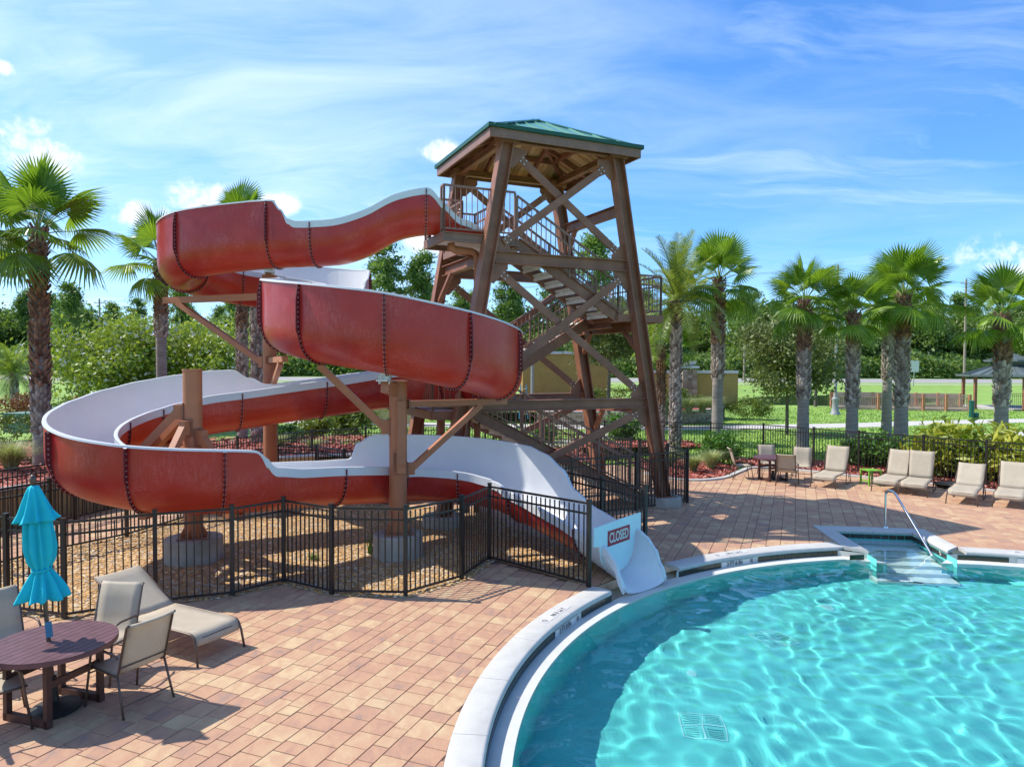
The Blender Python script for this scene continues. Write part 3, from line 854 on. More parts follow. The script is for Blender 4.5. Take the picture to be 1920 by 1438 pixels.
def slide_path():
    pts = []                                     # x, y, z(floor), hl, hr, halfwidth, seam
    def p(x, y, z, hl=.9, hr=.9, w=.5, s=0): pts.append((x, y, z, hl, hr, w, s))
    def arc(c, rad, angs, zs, hl, hr, seams):
        for i, a in enumerate(angs):
            h1 = hl[i] if hasattr(hl, '__len__') else hl; h2 = hr[i] if hasattr(hr, '__len__') else hr
            p(c[0] + rad * math.cos(R(a)), c[1] + rad * math.sin(R(a)), zs[i], h1, h2, .5, 1 if a in seams else 0)
    p(-0.75, 16.86, 6.52, .06, .06, s=1); p(-1.3, 16.62, 6.55, .30, .30); p(-1.7, 16.50, 6.58, .62, .62); p(-2.0, 16.43, 6.58, .92, .92, s=1)
    p(-2.62, 16.36, 6.44); p(-3.24, 16.34, 6.10); p(-3.85, 16.36, 5.90); p(-4.46, 16.40, 5.85, s=1)
    p(-4.75, 16.43, 5.85, .9); p(-4.95, 16.45, 5.84, .96); p(-5.12, 16.47, 5.84, 1.18); p(-5.3, 16.49, 5.83, 1.38); p(-5.42, 16.50, 5.83, 1.40, .9, s=1); p(-5.9, 16.58, 5.80, 1.42)
    arc((-6.52, 18.55), 1.90, [268, 240, 212, 184, 156, 128, 92], [5.74, 5.66, 5.56, 5.46, 5.36, 5.26, 5.14], 1.42, .9, (240, 184, 128))
    arc((-6.22, 18.55), 1.90, [84, 60, 36, 14, 2, -8], [5.06, 4.95, 4.84, 4.75, 4.70, 4.66], [1.40, 1.38, 1.36, 1.34, 1.1, .9], .9, (60, 14))
    p(-4.28, 17.6, 4.52, .88, .88); p(-4.28, 16.7, 4.33, .86, .88, s=1); p(-4.36, 15.9, 4.18, .86, .92); p(-4.42, 15.5, 4.11, .86, 1.22); p(-4.45, 15.15, 4.05, .85, 1.36)
    arc((-2.42, 14.8), 2.1, [188, 204, 222, 240, 258, 275, 292, 309, 327, 345, 363, 382, 400, 420, 440, 452, 464, 478],
        [3.93, 3.84, 3.74, 3.64, 3.54, 3.44, 3.30, 3.17, 3.04, 2.92, 2.84, 2.78, 2.73, 2.68, 2.64, 2.60, 2.57, 2.52], .85, [1.37] * 14 + [1.34, 1.2, .95, .85], (204, 240, 275, 309, 345, 382, 420, 464))
    p(-4.35, 16.04, 2.40, .82, .82, s=1); p(-5.17, 15.52, 2.30, .8, .82); p(-5.5, 15.31, 2.25, .8, 1.0); p(-5.85, 15.08, 2.20, .8, 1.24, s=1); p(-6.3, 14.79, 2.14, .8, 1.27)
    arc((-5.85, 13.0), 1.75, [124, 140, 158, 176, 194, 212, 231, 250, 271, 290, 306, 318],
        [2.05, 1.96, 1.86, 1.76, 1.66, 1.56, 1.46, 1.37, 1.28, 1.22, 1.17, 1.13], .76, [1.27, 1.25, 1.2, 1.14, 1.1, 1.08, 1.07, 1.06, 1.06, 1.06, 1.06, 1.05], (140, 176, 231, 271, 306))
    p(-4.40, 11.99, 1.11, .74, .92); p(-4.25, 12.14, 1.10, .73, .76); p(-3.9, 12.5, 1.07, .72, .72); p(-3.35, 13.05, 1.02, .72, .72, s=1); p(-2.85, 13.56, .95, .76, .72); p(-2.66, 13.76, .92, 1.1, .72)
    arc((-1.12, 13.05), 1.62, [142, 124, 106, 88, 70, 52, 43], [.88, .84, .80, .76, .71, .65, .61], 1.27, .68, (142, 88))
    p(.30, 13.93, .545, 1.24, .62, .5, 1); p(.6, 13.6, .46, 1.08, .62); p(.85, 13.32, .39, .76, .60); p(1.2, 12.93, .29, .60, .58); p(1.5, 12.58, .19, .56, .56, .52, 1)
    p(1.66, 12.39, .12, .60, .60, .52); p(1.83, 12.17, .05, .62, .62, .52); p(1.96, 12.01, -.02, .60, .60, .52); p(2.09, 11.86, -.08, .48, .48, .52); p(2.17, 11.77, -.12, .28, .28, .52); p(2.23, 11.70, -.15, .12, .12, .51, 1)
    return pts


def build_slide():
    pts = slide_path(); A = np.array([q[:6] for q in pts]); seam = [i for i, q in enumerate(pts) if q[6]]
    root = thing('water_slide', 'spiral water slide, red outside and white inside, running from the tower into the pool', 'water slide', (-2.5, 14.8, 0))
    NB = 14
    def station(t):
        c = np.array([cr_interp(A[:, k], t) for k in range(3)])
        i = min(int(t), len(A) - 2); f = t - i; f = f * f * (3 - 2 * f)
        hl, hr, w = (A[i, k] * (1 - f) + A[i + 1, k] * f for k in (3, 4, 5))
        e = 0.02
        d = np.array([cr_interp(A[:, k], min(t + e, len(A) - 1.0001)) - cr_interp(A[:, k], max(t - e, 0)) for k in range(3)])
        T = d[:2] / np.hypot(*d[:2]); L = np.array([-T[1], T[0]])
        return c, L, hl, hr, w
    def profile(c, L, hl, hr, w, off, top=0.0):
        """points from the left rim over the floor to the right rim; off = offset outwards"""
        out = []; W = w + off; B = 0.56; b = B + off
        ht = lambda h: max(h, 0.03)
        bl, br = min(1.0, ht(hl) / B), min(1.0, ht(hr) / B)
        zl, zr = ht(hl), ht(hr)
        def pt(x, z): return (c[0] + L[0] * x, c[1] + L[1] * x, c[2] + z)
        for k in range(3): out.append(pt(W, max(b * bl - off, 0) + (zl + top - (b * bl - off)) * (1 - k / 3) if zl > B else zl * (1 - k / 3) + (b * bl - off) * k / 3))
        for k in range(NB + 1):
            g = math.pi * k / NB; s_ = bl if k <= NB / 2 else br
            ex = math.copysign(abs(math.cos(g)) ** 0.92, math.cos(g)); ez = abs(math.sin(g)) ** 0.92
            out.append(pt(W * ex, B - b * ez if s_ >= 1 else (B - b * ez) * s_))
        for k in range(1, 4): out.append(pt(-W, (zr + top - (b * br - off)) * k / 3 + (b * br - off) if zr > B else zr * k / 3 + (b * br - off) * (1 - k / 3)))
        return out
    for si in range(len(seam) - 1):
        t0, t1 = seam[si], seam[si + 1]; n = max(4, (t1 - t0) * 6)
        red, wht, rim, rim2 = MB(), MB(), MB(), MB()
        last = si == len(seam) - 2
        k = 0
        for j in range(n + 1):
            t = t0 + (t1 - t0) * j / n
            c, L, hl, hr, w = station(t)
            po = profile(c, L, hl, hr, w, 0.035, -0.01); pi_ = profile(c, L, hl, hr, w, 0.0, 0.0)
            k = len(po); red.v += po; wht.v += pi_
            # rolled rim: up over the lip and down the outside
            for sgn, h in ((1, hl), (-1, hr)):
                top = c[2] + max(h, .03)
                lip = 0.15 if h < .93 else 0.15 - 0.12 * min(1, (h - .93) / 0.1)
                lip = min(lip, max(h, .03) * 0.6)
                for dx, dz in ((-0.010, -0.02), (-0.010, 0.004), (0.025, 0.010), (0.052, 0.002), (0.058, -lip), (0.040, -lip)):
                    x = sgn * (w + dx); (rim if sgn > 0 else rim2).v.append((c[0] + L[0] * x, c[1] + L[1] * x, top + dz))
        for j in range(n):
            for q in range(k - 1):
                a, b, c_, d = j * k + q, j * k + q + 1, (j + 1) * k + q + 1, (j + 1) * k + q
                red.f.append((a, b, c_, d)); wht.f.append((d, c_, b, a))
            for side in (rim, rim2):
                for q in range(6):
                    a = j * 6 + q; b = j * 6 + (q + 1) % 6
                    side.f.append((a, b, b + 6, a + 6))
        red.mi = [0] * len(red.f); wht.mi = [0] * len(wht.f); rim.mi = [0] * len(rim.f); rim2.mi = [0] * len(rim2.f)
        sec = buildw(red, 'trough_section', M['white'] if last else M['red'], root, True, sharp=50)
        buildw(wht, 'white_liner', M['white'], sec, True, sharp=50); buildw(rim, 'rim', M['white'], sec, True, sharp=35); buildw(rim2, 'rim', M['white'], sec, True, sharp=35)
    # flanges with bolts at the seams
    for si in range(1, len(seam) - 1):
        t = seam[si]; c, L, hl, hr, w = station(t); T = np.array([L[1], -L[0]])
        fl, bo = MB(), MB()
        pin = profile(c, L, hl, hr, w, 0.03, -0.03)
        hi = max(hl, hr) > 1.05
        k = len(pin); ring = []
        cz = c[2] + 0.56
        for q, p_ in enumerate(pin):
            x = (p_[0] - c[0]) * L[0] + (p_[1] - c[1]) * L[1]; z = p_[2] - cz
            hmax = hl if x > 0 else hr
            if z > 0: nx, nz = math.copysign(1, x), 0.0
            else:
                l_ = math.hypot(x, z); nx, nz = x / l_, z / l_
            ext = 0.048
            zz = p_[2] - c[2]
            if hmax > 1.05 and 0.45 < zz < 1.25: ext = 0.095
            ring.append((p_, (p_[0] + L[0] * nx * ext, p_[1] + L[1] * nx * ext, p_[2] + nz * ext)))
        for sgn in (-1, 1):
            for a, b in ring:
                for p_ in (a, b): fl.v.append((p_[0] + T[0] * .010 * sgn, p_[1] + T[1] * .010 * sgn, p_[2]))
        for q in range(k - 1):
            i0, i1 = 2 * q, 2 * q + 2; o = 2 * k
            fl.f += [(i0, i0 + 1, i1 + 1, i1), (o + i0, o + i1, o + i1 + 1, o + i0 + 1), (i0 + 1, o + i0 + 1, o + i1 + 1, i1 + 1)]
        fl.mi = [0] * len(fl.f)
        f = buildw(fl, 'flange', M['flange'], root)
        # bolts spaced along the ring
        acc = 0.05
        for q in range(k - 1):
            m0 = (Vector(ring[q][0]) * .4 + Vector(ring[q][1]) * .6); m1 = (Vector(ring[q + 1][0]) * .4 + Vector(ring[q + 1][1]) * .6)
            l_ = (m1 - m0).length
            while acc < l_:
                pp = m0.lerp(m1, acc / l_); d = Vector((T[0], T[1], 0))
                bo.tube([pp - d * .024, pp + d * .024], 0.0085, 6); acc += 0.085
            acc -= l_
        buildw(bo, 'flange_bolts', M['bolt'], f, kind='stuff')
    return station, pts
SLIDE_AT, SLIDE_PTS = build_slide()


def nearest_floor(x, y):
    best = None
    for i, q in enumerate(SLIDE_PTS):
        d = math.hypot(q[0] - x, q[1] - y)
        if best is None or d < best[0]: best = (d, q)
    return best[1]


def support_post(x, y, z0, z1, r, arms, label, cap=None):
    root = thing('support_post', label, 'post', (x, y, z0))
    mb = MB(); mb.cyl((x, y, z0 + .02), r, z1 - z0 - .04, 28)
    buildw(mb, 'post', M['tan_steel'], root, True, sharp=40)
    buildw(MB().cyl((x, y, z1 - .02), r + .012, .03, 28), 'post_cap', M['tan_steel'], root)
    bp = MB().box((x, y, z0 + .012), (r * 3.2, r * 3.2, .024), .3)
    buildw(bp, 'base_plate', M['steel'], root)
    for k in range(8):
        a = k * math.pi / 4; dx, dy = math.cos(a), math.sin(a)
        g = MB().add([(x + dx * r * .98, y + dy * r * .98, z0 + .02), (x + dx * r * 1.55, y + dy * r * 1.55, z0 + .02), (x + dx * r * 1.0, y + dy * r * 1.0, z0 + .20)] , [(0, 1, 2)])
        s_ = Vector((-dy, dx, 0)) * .006
        v0 = [Vector(q) for q in g.v]; g = MB().add([q + s_ for q in v0] + [q - s_ for q in v0], [(0, 1, 2), (5, 4, 3), (0, 3, 4, 1), (1, 4, 5, 2), (2, 5, 3, 0)])
        buildw(g, 'base_gusset', M['tan_steel'], root)
    for kind, p, q, w, h in arms:
        p, q = Vector(p), Vector(q)
        d = Vector((q.x - x, q.y - y, 0)).normalized()
        if kind == 'arm':
            s = Vector((x, y, p.z)) + d * (r - .02)
            a_ = buildw(MB().bar(s, q, w, h), 'arm', M['tan_steel'], root)
            buildw(MB().bar(s + d * .03, s + d * .055, w * 2.0, h * 1.5), 'arm_plate', M['steel'], a_)
        elif kind == 'brace':
            s = Vector((x, y, p.z)) + d * (r + .10)
            b_ = buildw(MB().bar(s, q, w, h), 'brace', M['tan_steel'], root)
            buildw(MB().bar(s - d * .13, s + d * .05, w * 1.05, h * 2.0), 'brace_foot', M['tan_steel'], b_)
            buildw(MB().bar(s - d * .12, s - d * .095, w * 1.7, h * 2.5), 'brace_plate', M['steel'], b_)
        elif kind == 'saddle':
            s = Vector((x, y, p.z)) + d * (r - .02)
            a_ = buildw(MB().bar(s, q, w, h), 'bracket', M['tan_steel'], root)
            pl = MB().box((q.x, q.y, q.z + h / 2 + .012), (.26, .22, .024), math.atan2(d.y, d.x))
            for i in (-1, 1):
                for j in (-1, 1): pl.cyl((q.x + i * .09, q.y + j * .07, q.z + h / 2 - .05), .012, .16, 8)
            pl.box((q.x, q.y, q.z + h / 2 + .09), (.05, .16, .14), math.atan2(d.y, d.x))
            buildw(pl, 'saddle_clamp', M['bolt'], a_)
    return root


def footing(x, y, r, h, label):
    mb = MB(); mb.lathe((x, y, 0), [(r, -.05), (r, h - .015), (r - .015, h)], 30)
    o = mb.build('concrete_footing', M['concrete'], None, True, sharp=40)
    c = Vector((x, y, 0)); o.location = c; o.data.transform(Matrix.Translation(-c))
    return tag(o, label, 'footing')


def on_circle(c, rad, a): return (c[0] + rad * math.cos(R(a)), c[1] + rad * math.sin(R(a)))
c2, c3 = (-2.42, 14.8), (-5.85, 13.0)
footing(-2.12, 13.22, .46, .43, 'round concrete footing under the front centre slide post inside the near fence')
support_post(-2.12, 13.22, .43, 3.27, .165, [
    ('arm', (0, 0, 2.84), (-.12, 14.40, 2.84), .11, .12), ('brace', (0, 0, 1.62), (-.62, 14.10, 2.78), .10, .11),
    ('brace', (0, 0, 2.42), (*on_circle(c2, 2.1, 238), 3.56), .11, .13), ('saddle', (0, 0, 3.1), (*on_circle(c2, 2.1, 274), 3.18), .16, .2),
    ('brace', (0, 0, 1.75), (-2.05, 13.04, 2.9), .14, .16)], 'tan steel slide post rising from the gravel in front, beneath the middle red bowl')
footing(-5.80, 12.9, .50, .42, 'round concrete footing under the left slide post inside the spiral behind the lounger')
arms = []
for a in (150, 205, 262, 330):
    q = on_circle(c3, 1.22, a); z = nearest_floor(*on_circle(c3, 1.75, a))[2]
    arms.append(('brace', (0, 0, z + 1.15 if a > 200 else z + .75), (q[0], q[1], z + .06), .12, .13))
for a in (130, 271, 318):
    q = on_circle(c3, 1.85, a); z = nearest_floor(*on_circle(c3, 1.75, a))[2]
    arms.append(('arm', (0, 0, z - .10), (q[0], q[1], z - .10), .11, .12))
support_post(-5.80, 12.9, .42, 3.47, .165, arms, 'tan slide post inside the lowest left spiral with braces fanning out')
footing(-5.77, 16.9, .46, .40, 'round concrete footing under the tall rear slide post')
support_post(-5.77, 16.95, .40, 5.66, .16, [
    ('arm', (0, 0, 5.18), (-9.0, 18.45, 5.20), .12, .16), ('brace', (0, 0, 3.62), (-8.55, 18.2, 5.12), .11, .13),
    ('saddle', (0, 0, 5.5), (-5.66, 16.62, 5.60), .18, .2), ('arm', (0, 0, 3.66), (-4.45, 13.95, 3.68), .11, .12), ('brace', (0, 0, 2.95), (-4.75, 14.6, 3.60), .10, .11)],
    'tallest tan slide post at the back carrying the top turn on a braced arm')

# ------------------------------------------------------------------ tower
TC = Vector((.546, 18.375, 0)); PHI = R(24.33)
TU = Vector((math.cos(PHI), math.sin(PHI), 0)); TV = Vector((-TU.y, TU.x, 0))
def T(u, v, z): return TC + TU * u + TV * v + Vector((0, 0, z))
def hu(z): return 2.966 + (1.442 - 2.966) * (z - .2) / 8.57
VF, VR = -1.555, 1.555


def bolt_heads(mb, c, d, up, w, h, n=4, r=.016):
    s = d.cross(up).normalized()
    for i in (-1, 1):
        for j in ((-1, 1) if n == 4 else (-1, 0, 1)):
            q = c + s * 0
            q = c + up * (j * h) + d * (i * w)
            mb.tube([q, q + s * .022], r, 6)
            mb.tube([q - s * .022, q], r, 6)


def build_tower():
    root = thing('slide_tower', 'tall brown steel stair tower with splayed legs, cross braces and a green hipped metal roof', 'tower', TC)
    # legs
    for su in (-1, 1):
        for sv in (-1, 1):
            v = VF if sv < 0 else VR
            p, q = T(su * hu(.22), v, .22), T(su * hu(8.66), v, 8.66)
            leg = buildw(MB().ibeam(p, q, .28, .30, TU, .028, .02), 'leg', M['steel'], root)
            b = MB().box(tuple(p), (.5, .5, .03), PHI)
            for i in (-1, 1):
                for j in (-1, 1): b.cyl((p.x + i * .18, p.y + j * .18, p.z), .02, .07, 6)
            buildw(b, 'base_plate', M['steel'], leg)
            cp = MB().box(tuple(q + Vector((0, 0, .02))), (.46, .42, .16), PHI)
            buildw(cp, 'leg_cap', M['steel'], leg)
    def beam(name, p, q, w, h, end=0.0):
        p, q = Vector(p), Vector(q); d = (q - p).normalized()
        return buildw(MB().ibeam(p + d * end, q - d * end, w, h, (0, 0, 1), .02, .014), name, M['steel'], root)
    for z, h in ((6.02, .27), (2.63, .25)):
        for v in (VF, VR): beam('cross_beam', T(-hu(z) + .18, v, z), T(hu(z) - .18, v, z), .20, h)
    for su, z in ((-1, 6.02), (1, 7.42), (-1, 2.63), (1, 2.45), (1, 4.55)):
        beam('side_beam', T(su * hu(z), VF + .17, z), T(su * hu(z), VR - .17, z), .18, .26)
    def brace(p, q, v0, sz=(.05, .175)):
        p, q = Vector(p), Vector(q); d = (q - p).normalized()
        b = buildw(MB().bar(p + d * .3, q - d * .3, *sz), 'brace', M['steel'], root)
        bo = MB()
        up = d.cross(TV).normalized()
        for e, s_ in ((p, 1), (q, -1)):
            c = e + d * s_ * .42
            for i in (-1, 1):
                for j in (-1, 1):
                    k = c + d * i * .055 + up * j * .05
                    bo.tube([k - TV * .04, k + TV * .04], .017, 6)
        buildw(bo, 'brace_bolts', M['bolt'], b, kind='stuff')
    def gusset(u, v, z, su, sz):
        a = MB(); e = TV * .009
        c = [T(u, v, z), T(u - su * .46, v, z), T(u - su * .46, v, z + sz * .12), T(u - su * .12, v, z + sz * .46), T(u, v, z + sz * .46)]
        n = len(c)
        a.add([x + e for x in c] + [x - e for x in c], [tuple(range(n)), tuple(range(2 * n - 1, n - 1, -1))] + [(i, n + i, n + (i + 1) % n, (i + 1) % n) for i in range(n)])
        buildw(a, 'gusset', M['steel'], root)
    # cross bracing, front and rear faces
    for v, o in ((VF, .03), (VR, .03)):
        for (za, zb) in ((8.52, 6.18), (5.86, 2.78)):
            brace(T(-hu(za) + .12, v + o, za), T(hu(zb) - .12, v + o, zb), v)
            brace(T(hu(za) - .12, v - o, za), T(-hu(zb) + .12, v - o, zb), v)
            for su in (-1, 1):
                gusset(su * (hu(za) - .08), v, za + .03, su, -1); gusset(su * (hu(zb) - .08), v, zb - .03, su, 1)
    brace(T(hu(2.5) - .12, VF - .03, 2.48), T(-hu(.3) + .55, VF - .03, .55), VF); gusset(hu(2.5) - .1, VF, 2.5, 1, -1)
    brace(T(-hu(2.5) + .12, VR + .03, 2.48), T(hu(.3) - .3, VR + .03, .45), VR)
    brace(T(hu(2.5) - .12, VR - .03, 2.48), T(-hu(.3) + .3, VR - .03, .45), VR)
    def knee(p, q): buildw(MB().bar(p, q, .09, .12, TU), 'knee_brace', M['steel'], root)
    # side faces: knee braces only
    knee(T(hu(4.0), VF + .15, 3.9), T(hu(4.5), VF + .75, 4.5)); knee(T(hu(4.0), VR - .15, 3.9), T(hu(4.5), VR - .75, 4.5))
    knee(T(hu(6.9), VR - .15, 6.75), T(hu(7.3), VR - .7, 7.35)); knee(T(-hu(5.2), VR - .15, 5.2), T(-hu(5.9), VR - .8, 5.92))
    knee(T(hu(1.7), VR - .15, 1.7), T(hu(2.4), VR - .85, 2.38))

    # top platform
    ZP = 6.50
    pl = root
    deckp = buildw(MB().prism([T(*q, 0).to_tuple()[:2] for q in ((-2.9, -1.46), (-1.2, -1.46), (-1.2, 1.25), (-2.0, 1.25), (-2.0, -.15), (-2.9, -.15))], ZP - .06, ZP), 'platform', M['tread'], root)
    for a, b in (((-2.96, -1.5), (-1.15, -1.5)), ((-2.94, -1.54), (-2.94, -.1)), ((-2.96, -.12), (-1.9, -.12)), ((-1.97, -.1), (-1.97, 1.3)), ((-2.0, 1.28), (-1.1, 1.28)), ((-1.15, -1.5), (-1.15, 1.28))):
        buildw(MB().channel(T(*a, ZP - .085), T(*b, ZP - .085), .07, .20), 'platform_channel', M['rail_steel'], root)
    kb = MB().bar(T(-2.6, -.8, ZP - .2), T(-1.6, -.8, ZP - .45), .12, .14)
    buildw(kb, 'cantilever_bracket', M['steel'], root)

    # stair flights
    def flight(u0, z0, u1, z1, va, vb, n, name='stair'):
        for v in (va, vb):
            buildw(MB().channel(T(u0, v, z0 - .10), T(u1, v, z1 - .10), .07, .26, side=1 if v == va else -1), 'stringer', M['steel'], root)
        for k in range(n):
            f = (k + .5) / n
            c = T(u0 + (u1 - u0) * f, (va + vb) / 2, z0 + (z1 - z0) * (k + 1) / n + .02)
            mb = MB().box(tuple(c), (abs(u1 - u0) / n + .03, abs(vb - va) - .08, .055), PHI)
            mb.box(tuple(c - TU * math.copysign((abs(u1 - u0) / n + .0) / 2 - .02, u1 - u0) - Vector((0, 0, .03 - .0)) + Vector((0, 0, -.06))), (.03, abs(vb - va) - .085, .09), PHI)
            buildw(mb, 'stair_tread', M['tread'], root)
    flight(-1.15, ZP, 1.62, 4.86, -1.46, -.42, 9)
    flight(1.75, 4.86, -2.15, 2.55, .05, 1.15, 13)
    flight(-2.1, 2.52, 2.75, .10, -1.40, -.36, 14)
    # landings
    def landing(u0, u1, v0, v1, z):
        l = buildw(MB().prism([T(a, b, 0).to_tuple()[:2] for a, b in ((u0 + .04, v0 + .04), (u1 - .04, v0 + .04), (u1 - .04, v1 - .04), (u0 + .04, v1 - .04))], z - .06, z), 'landing', M['tread'], root)
        for a, b in (((u0, v0), (u1, v0)), ((u1, v0), (u1, v1)), ((u1, v1), (u0, v1)), ((u0, v1), (u0, v0))):
            buildw(MB().bar(T(*a, z - .09), T(*b, z - .09), .06, .19), 'landing_channel', M['steel'], l)
    landing(1.60, 2.95, -1.48, 1.22, 4.84)
    landing(-3.2, -2.05, -1.44, 1.2, 2.53)
    beam('landing_beam', T(1.7, -1.0, 4.62), T(1.7, 1.4, 4.62), .14, .2)
    for v in (-.9, .9):
        buildw(MB().tube([T(-2.2, v, .1), T(-2.2, v, 2.4)], .11, 14), 'landing_post', M['steel'], root, True, sharp=40)

    # guard rails
    bal_cache = {}
    def rail(pts, h=1.05, mid=True, post_at=None, sp=.125):
        rt = None
        for i in range(len(pts) - 1):
            a, b = Vector(pts[i]), Vector(pts[i + 1]); d = b - a; up = Vector((0, 0, 1))
            mb = MB().bar(a + up * h, b + up * h, .045, .045)
            g = buildw(mb, 'guard_rail', M['rail_steel'], root)
            buildw(MB().bar(a + up * .1, b + up * .1, .035, .035), 'lower_rail', M['rail_steel'], g)
            if mid: buildw(MB().bar(a + up * (h - .24), b + up * (h - .24), .035, .035), 'middle_rail', M['rail_steel'], g)
            L = Vector((d.x, d.y, 0)).length; n = max(1, int(L / sp)); np_ = max(1, int(round(L / 1.4)))
            pm = MB()
            for k in range(np_ + 1):
                c = a + d * k / np_
                buildw(MB().box((c.x, c.y, c.z + (h - .03) / 2), (.045, .045, h), PHI), 'rail_post', M['rail_steel'], g)
            key = round(h, 2)
            if key not in bal_cache: bal_cache[key] = MB().box((0, 0, 0), (.016, .016, h - .14), PHI).mesh('baluster', M['rail_steel'])
            for k in range(1, n):
                c = a + d * k / n
                o = link('baluster', bal_cache[key], g); o.location = c + up * (.11 + (h - .14) / 2) - root.location
    rail([T(-1.2, -1.47, ZP), T(-2.93, -1.47, ZP), T(-2.93, -1.28, ZP)], mid=False)
    rail([T(-2.93, -.42, ZP), T(-2.93, -.12, ZP), T(-2.0, -.12, ZP), T(-2.0, 1.22, ZP), T(-1.15, 1.22, ZP), T(-1.15, .25, ZP)])
    rail([T(-1.15, -.40, ZP), T(1.62, -.40, 4.86)], .95); rail([T(-1.15, -1.47, ZP), T(1.62, -1.47, 4.86), T(2.92, -1.45, 4.86), T(2.92, 1.2, 4.86), T(1.8, 1.2, 4.86)], .98)
    rail([T(1.75, 1.16, 4.86), T(-2.1, 1.16, 2.55)], .95); rail([T(1.70, .04, 4.86), T(-2.1, .04, 2.55)], .95)
    rail([T(-2.1, 1.18, 2.53), T(-3.17, 1.18, 2.53), T(-3.17, -1.42, 2.53), T(-2.1, -1.42, 2.53)])
    rail([T(-2.05, -1.41, 2.52), T(2.7, -1.41, .12)], .95); rail([T(-2.05, -.36, 2.52), T(2.7, -.36, .12)], .95)

    # brown water pipe feeding the slide mouth
    wp = MB().tube([T(-1.95, -1.0, 5.2), T(-1.95, -1.0, 6.05), T(-2.0, -1.0, 6.16), T(-2.1, -1.0, 6.2), T(-2.5, -1.0, 6.2), T(-2.58, -1.0, 6.24), T(-2.6, -1.0, 6.36)], .085, 12)
    wp.tube([T(-1.95, -1.0, .1), T(-1.95, -1.0, 5.2)], .075, 12)
    buildw(wp, 'water_pipe', M['tan_steel'], root, True, kind='stuff')

    # roof
    EV, PK = 8.80, 9.74; RU, RV = 1.97, 1.86
    cor = [(-RU, -RV), (RU, -RV), (RU, RV), (-RU, RV)]
    apex = T(0.05, 0, PK)
    eave = [T(a, b, EV) for a, b in cor]
    for i in range(4):
        a, b = eave[i], eave[(i + 1) % 4]; d = (b - a); L = d.length; d.normalize()
        mid = (a + b) / 2; n3 = (b - a).cross(apex - a).normalized()
        if n3.z < 0: n3 = -n3
        ax = (apex - a).dot(d)
        inw = (apex - a) - d * ax
        def hgt(x): return min(x / ax, (L - x) / (L - ax))
        def strip(x0, x1, off, th):
            xs = [x0, x1]
            if x0 < ax < x1: xs = [x0, ax, x1]
            lo = [a + d * x for x in xs]; hi = [a + d * x + inw * hgt(x) for x in xs]
            pts = lo + hi[::-1]
            cl = []
            for q in pts:
                if not cl or (q - cl[-1]).length > 1e-3: cl.append(q)
            if (cl[0] - cl[-1]).length < 1e-3: cl.pop()
            if len(cl) < 3: return None
            t_ = [q + n3 * off for q in cl]; bt = [q + n3 * (off - th) for q in cl]; n = len(cl)
            return MB().add(t_ + bt, [tuple(range(n)), tuple(range(2 * n - 1, n - 1, -1))] + [(k, n + k, n + (k + 1) % n, (k + 1) % n) for k in range(n)])
        k = 9
        seams = MB()
        for j in range(k):
            s = strip(L * j / k, L * (j + 1) / k, .075, .02)
            if s: buildw(s, 'roof_panel', M['roof'], root)
            if j:
                x = L * j / k
                p, q = a + d * x + n3 * .085, a + d * x + inw * hgt(x) + n3 * .085
                buildw(MB().bar(p, q, .025, .04, n3), 'roof_seam', M['roof'], root)
        nb = 26
        for j in range(nb):
            s = strip(L * j / nb + .007, L * (j + 1) / nb - .007, .05, .035)
            if s: buildw(s, 'roof_board', M['wood'], root)
        ra = a + (a - TC - Vector((0, 0, a.z))).normalized() * 0.0
        buildw(MB().bar(a - Vector((0, 0, .075)), b - Vector((0, 0, .075)), .045, .20), 'fascia', M['rail_steel'], root)
        o_ = -(inw.normalized()); o_.z = 0
        buildw(MB().bar(a + o_ * .05 + Vector((0, 0, .075)) - d * .06, b + o_ * .05 + Vector((0, 0, .075)) + d * .06, .06, .09), 'eave_trim', M['roof_edge'], root)
        buildw(MB().bar(a + n3 * .10, apex + n3 * .10, .16, .03), 'hip_cap', M['roof'], root)
        buildw(MB().bar(a + (apex - a) * .04 - Vector((0, 0, .06)), apex - Vector((0, 0, .06)), .08, .16), 'hip_rafter', M['steel'], root)
        for fx in (.33, .67):
            x = L * fx; buildw(MB().bar(a + d * x - Vector((0, 0, .05)), a + d * x + inw * hgt(x) * .97 - Vector((0, 0, .05)), .07, .14), 'rafter', M['steel'], root)
        # head beam between the leg tops
    for a, b in (((-1.45, VF), (1.45, VF)), ((-1.45, VR), (1.45, VR)), ((-1.45, VF), (-1.45, VR)), ((1.45, VF), (1.45, VR))):
        buildw(MB().ibeam(T(*a, 8.72), T(*b, 8.72), .14, .16), 'head_beam', M['steel'], root)
    h1 = EV + .45 * (PK - EV)
    sq = [T(a * .55, b * .55, h1 - .08) for a, b in cor]
    for i in range(4): buildw(MB().bar(sq[i], sq[(i + 1) % 4], .08, .12), 'collar_beam', M['steel'], root)
build_tower()
for (u_, v_, lab) in ((-hu(.2), VF, 'shaded round concrete footing under the front left tower leg beside the slide trough'), (hu(.2), VF, 'round concrete footing under the front right tower leg inside the black fence corner'),
                      (-hu(.2), VR, 'round concrete footing under the rear left tower leg behind the slide'), (hu(.2), VR, 'round concrete footing under the rear right tower leg near the stairs')):
    q = T(u_, v_, 0); footing(q.x, q.y, .47, .22 if u_ > 0 else .23, lab)
